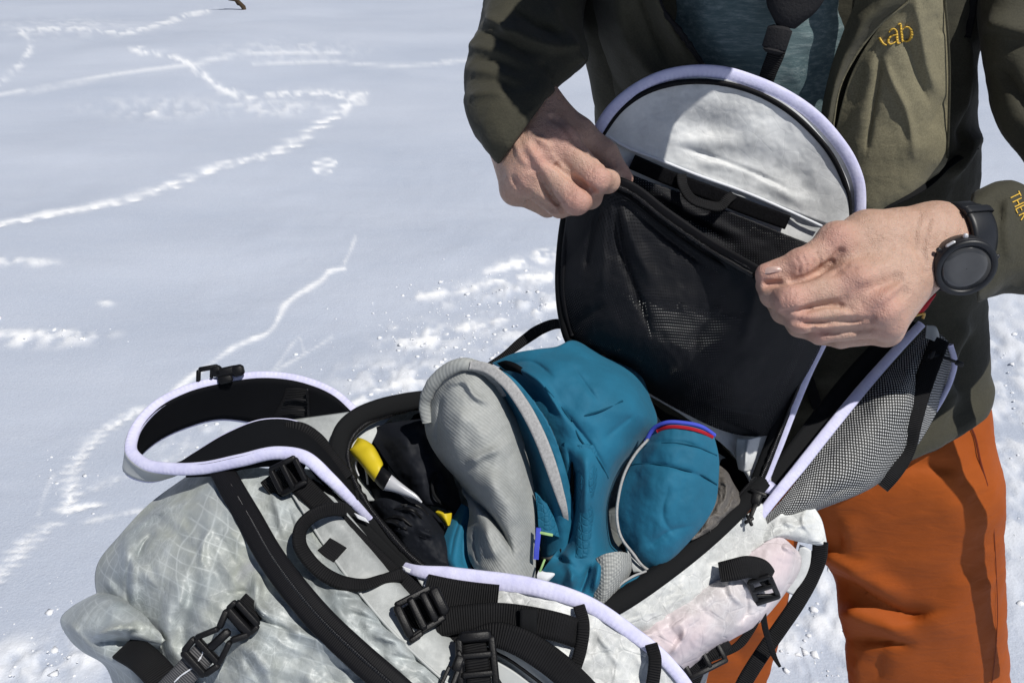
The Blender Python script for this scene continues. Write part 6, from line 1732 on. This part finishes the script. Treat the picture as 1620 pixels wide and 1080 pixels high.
# ------------------------------------------------------------------ gear under it, at the left of the opening
glove = root("ribbed_glove", "black ribbed glove lying at the left end of the pack opening", "glove", P(650, 850, .80))
loft("palm", [
    [(566, 782, .742), (590, 772, .728), (620, 776, .722), (650, 786, .724), (680, 800, .74)],
    [(588, 806, .726), (612, 800, .708), (642, 806, .702), (676, 818, .708), (706, 834, .73)],
    [(616, 840, .712), (640, 838, .694), (670, 842, .690), (700, 854, .698), (722, 870, .72)],
    [(650, 880, .700), (670, 880, .686), (694, 884, .684), (716, 894, .692), (735, 905, .71)],
    [(690, 908, .70), (705, 908, .692), (720, 912, .69), (735, 916, .695), (745, 920, .71)]], MT['navy_black'], glove, 60, 70, thick=.006,
    folds=[([(600, 828), (625, 826), (645, 838)], 3.5, .005), ([(608, 840), (630, 838), (648, 848)], 3.5, .004), ([(624, 804), (650, 808), (664, 820)], 3.5, .005), ([(640, 800), (664, 806), (676, 816)], 3.5, .004), ([(655, 835), (690, 850)], 5, .004)], wrinkle=(.003, 30))
for pts in ([(598, 828), (622, 824), (644, 838)], [(606, 822), (632, 818), (652, 832)], [(624, 804), (650, 806), (668, 820)], [(634, 798), (660, 800), (678, 814)]):
    tube("rib", [(x, y, depth_on("palm", x, y) - .001) for x, y in pts], [.0005, .0016, .0018, .0005], MT['buckle'], glove, n=24)
pouch = root("black_pouch", "dark navy padded pouch behind the yellow tool in the pack opening", "pouch", P(640, 740, .82))
loft("padding", [
    [(575, 684, .782), (610, 670, .77), (650, 664, .768), (690, 660, .78)], [(590, 700, .768), (625, 690, .748), (665, 686, .746), (700, 690, .764)], [(610, 730, .756), (645, 722, .736), (680, 724, .734), (712, 736, .752)],
    [(636, 766, .744), (664, 762, .726), (696, 770, .728), (726, 780, .745)], [(660, 800, .74), (685, 800, .728), (710, 806, .73), (735, 815, .742)]], MT['navy_black'], pouch, 50, 60, thick=.006, wrinkle=(.004, 50), folds=[([(700, 740), (686, 765), (690, 795)], -4, -.006)])
tube("pull_cord", [(690, 748, .728), (684, 762, .724), (686, 780, .722), (698, 796, .724), (712, 804, .727)], .0014, MT['seam_black'], pouch, n=40)
clip = loft("tab", [[(560, 722, .752), (572, 726, .748), (588, 732, .75)], [(566, 752, .736), (578, 756, .732), (594, 762, .735)], [(572, 776, .730), (586, 778, .727), (600, 782, .73)]], MT['navy_black'], pouch, 20, 20, thick=.003)
for a in ([(563, 730), (564, 742), (568, 752)], [(577, 736), (580, 750), (582, 766)]):
    tube("wire_gate", [(x, y, .728) for x, y in a], .0009, MT['steel'], pouch, n=14)

tool = root("snow_tool", "yellow handled tool with black collar and white pointed tip inside the pack", "tool", P(600, 740, .75))
def taper(name, rings, mat_, parent):
    return limb(name, rings, mat_, parent, nu=36, nv=40)
limb("handle", [(549, 721, 566, 692, .744, .004), (550, 714, 572, 693, .738, .010), (560, 722, 588, 702, .730, .012), (572, 736, 602, 724, .723, .012), (584, 752, 606, 735, .718, .0115), (592, 762, 604, 738, .716, .010)], MT['pole_yellow'], tool, nu=40, nv=50)
limb("collar", [(592, 760, 604, 737, .7155, .0112), (598, 768, 612, 743, .712, .0112), (606, 776, 620, 750, .709, .0105)], MT['buckle'], tool, nu=40, nv=20)
limb("tip", [(606, 775, 619, 750, .709, .0098), (622, 778, 632, 761, .704, .008), (640, 784, 646, 772, .700, .0055), (658, 791, 661, 784, .697, .003), (667, 796, 668, 793, .696, .001)], MT['steel'], tool, nu=36, nv=40)
strip = root("yellow_tab", "small yellow fabric tab sticking out beside the teal cuff", "tab", P(705, 820, .73))
loft("tab_cloth", [[(688, 809, .714), (702, 812, .708), (715, 811, .712)], [(697, 819, .712), (706, 822, .707), (714, 822, .711)], [(706, 829, .711), (709, 831, .708), (712, 831, .711)]], MT['pole_yellow'], strip, 14, 14, thick=.003)

sack = root("stuff_sack", "crumpled brown grey nylon sack wedged between teal collar and black rim", "sack", P(1140, 790, .76))
loft("sack_cloth", [
    [(1118, 738, .768), (1134, 734, .756), (1150, 745, .760), (1158, 760, .78)], [(1118, 764, .748), (1138, 762, .732), (1156, 770, .738), (1172, 784, .76)], [(1112, 796, .732), (1132, 796, .718), (1152, 798, .724), (1170, 796, .745)], [(1102, 826, .716), (1118, 828, .706), (1136, 824, .712), (1152, 812, .73)], [(1085, 850, .705), (1098, 852, .70), (1112, 846, .705), (1128, 836, .715)]], MT['brown_grey'], sack, 50, 50, thick=.003,
    folds=[([(1140, 745), (1150, 770), (1140, 810)], 5, .005), ([(1130, 760), (1135, 790), (1120, 820)], -4, -.006), ([(1160, 765), (1155, 790), (1140, 815)], -4, -.005)], crinkle=(.002, 18, 3))

# ------------------------------------------------------------------ watch
watch = root("wrist_watch", "black sports watch with a round dark glass on the left wrist", "watch", P(1526, 424, .648))
# strap: a band round the wrist
wc = P(1508, 390, .672)
wa = P(1585, 384, .700) - P(1440, 398, .664); wa /= np.linalg.norm(wa)
e1 = np.cross(wa, [0, 0, 1.0]); e1 /= np.linalg.norm(e1)
e2 = np.cross(wa, e1)
if e1 @ (CAM - wc) < 0: e1 = -e1
def band(name, mat_, w, r1, r2, th, a0, a1, n=60):
    V = []
    for t in np.linspace(a0, a1, n):
        c, s = math.cos(t), math.sin(t)
        for u, rr in ((-.5, 0), (-.5, th * .8), (-.35, th), (.35, th), (.5, th * .8), (.5, 0)):
            V.append(wc + wa * (u * w) + e1 * c * (r1 + rr) + e2 * s * (r2 + rr))
    F = [tuple(f) for f in grid_faces(n, 6, closed_u=True)] + [tuple(range(6)), tuple(range(n * 6 - 1, n * 6 - 7, -1))]
    return add_mesh(name, V, F, mat_, watch)
if (e2 @ UPV) < 0: e2 = -e2
bandm = band("strap", MT['rubber'], .0255, .0265, .0345, .004, 0.15, 2 * math.pi - 0.35)
band("strap_loop", MT['rubber'], .0285, .0275, .0360, .0045, 1.15, 1.35, 10)
wo = P(1527, 423, .626)
wz = (CAM - wo) / np.linalg.norm(CAM - wo) + 0.42 * RGT - 0.36 * UPV
wz /= np.linalg.norm(wz)
wx = np.cross([0, 0, 1.0], wz); wx /= np.linalg.norm(wx)
wy = np.cross(wz, wx)
def lathe(name, prof, mat_, parent, n=72, sx=1.0, knurl=None):
    V = []
    for r, z in prof:
        for k in range(n):
            a = 2 * math.pi * k / n
            rr = r * (1 + (knurl * (1 if (k // 2) % 2 else -1) if knurl and z > -.003 and z < .004 else 0))
            V.append(wo + wx * rr * math.cos(a) * sx + wy * rr * math.sin(a) + wz * z)
    F = [tuple(f) for f in grid_faces(len(prof), n, closed_u=True)]
    F += [tuple(range(n)), tuple(range(len(prof) * n - 1, (len(prof) - 1) * n - 1, -1))]
    return add_mesh(name, V, F, mat_, parent)
case = lathe("case", [(.0205, -.0165), (.0228, -.013), (.0238, -.006), (.0238, -.001), (.0225, .0005), (.019, .0005)], MT['case'], watch)
lathe("bezel", [(.0232, -.0005), (.0236, .0008), (.0228, .0030), (.0205, .0036), (.0188, .0026), (.0182, .0010), (.0182, -.0005)], MT['rubber'], case)
lathe("glass", [(.0183, .0008), (.0183, .0022), (.012, .0026), (.004, .0028), (.0003, .0028)], MT['lens'], case)
for ang in (100, 150, 200, 330, 20):
    a = math.radians(ang)
    M = np.eye(4)
    M[:3, 0] = wx * math.cos(a) + wy * math.sin(a); M[:3, 1] = -wx * math.sin(a) + wy * math.cos(a); M[:3, 2] = wz
    M[:3, 3] = wo + M[:3, 0] * .0236 - wz * .004
    moulding("button", M, [((-.001, 0, 0), (.0032, 0, 0), .0045, .0045)], MT['steel'] if ang == 100 else MT['case'], watch)
M = np.eye(4)
a = math.radians(128)
M[:3, 0] = wx * math.cos(a) + wy * math.sin(a); M[:3, 1] = -wx * math.sin(a) + wy * math.cos(a); M[:3, 2] = wz
M[:3, 3] = wo + M[:3, 0] * .0232 - wz * .002
moulding("side_plate", M, [((-.001, -.0035, 0), (-.001, .0045, 0), .0062, .0042)], MT['steel'], watch, label="pale metal plate with a small dark mark")

# ------------------------------------------------------------------ neck strap hanging before the shirt
sd = lambda x, y: depth_on("shirt", x, y)
ns = root("neck_strap", "black padded neck strap hanging down over the blue grey shirt", "strap", P(1240, 40, .70))
limb("pad", [(1230, -190, 1330, -190, .655, .010), (1222, -90, 1320, -90, .668, .011), (1213, -20, 1312, -20, .682, .012), (1213, 8, 1302, 4, .688, .012), (1220, 24, 1288, 22, .691, .011), (1226, 36, 1268, 38, .694, .009), (1230, 44, 1258, 46, .696, .007)], MT['padding'], ns, nu=48, nv=70)
M = local_frame((1229, 62, .694), (1222, 84, .699))
moulding("keeper", M, [((-.011, 0, 0), (.010, 0, 0), .026, .010), ((.007, 0, .0005), (.012, 0, .0005), .024, .011)], MT['padding'], ns)
ribbon("webbing", [(1234, 62, .698), (1228, 84, .702), (1217, 112, .712), (1208, 140, .724), (1198, 175, .740), (1188, 220, .757)], [.0155, .0150, .0140, .0130, .012, .012], MT['webbing'], ns, n=40, thick=.0024)

# ------------------------------------------------------------------ twig on the far snow
g = ground_px(375, 16)
for _ in range(6):
    z = base_height(np.array([g[0]]), np.array([g[1]]))[0]
    k = (CAM[2] - z) / (CAM[2] - g[2])
    g = CAM + (g - CAM) * k
twig = root("dry_twig", "small dry brown twig poking out of the snow at the far top edge", "twig", g)
def stick(name, a, b, r0, r1):
    a, b = np.array(a, float) + g, np.array(b, float) + g
    V = []
    t = (b - a) / np.linalg.norm(b - a)
    s = np.cross(t, [0.3, 1, .2]); s /= np.linalg.norm(s); u = np.cross(s, t)
    n = 7
    for i in range(n + 1):
        f = i / n
        c = a + (b - a) * f + .015 * math.sin(i * 2.1) * s
        for k in range(6):
            V.append(c + (s * math.cos(k * 1.047) + u * math.sin(k * 1.047)) * (r0 + (r1 - r0) * f))
    F = [tuple(x) for x in grid_faces(n + 1, 6, closed_u=True)] + [tuple(range(6)), tuple(range(n * 6 + 5, n * 6 - 1, -1))]
    return add_mesh(name, V, F, MT['bark'], twig)
stick("branch", (.10, 0, -.06), (-.05, .02, .22), .030, .012)
stick("branch", (.05, 0, .05), (-.16, .05, .14), .016, .006)
stick("branch", (-.02, .01, .14), (-.26, .04, .10), .012, .004)
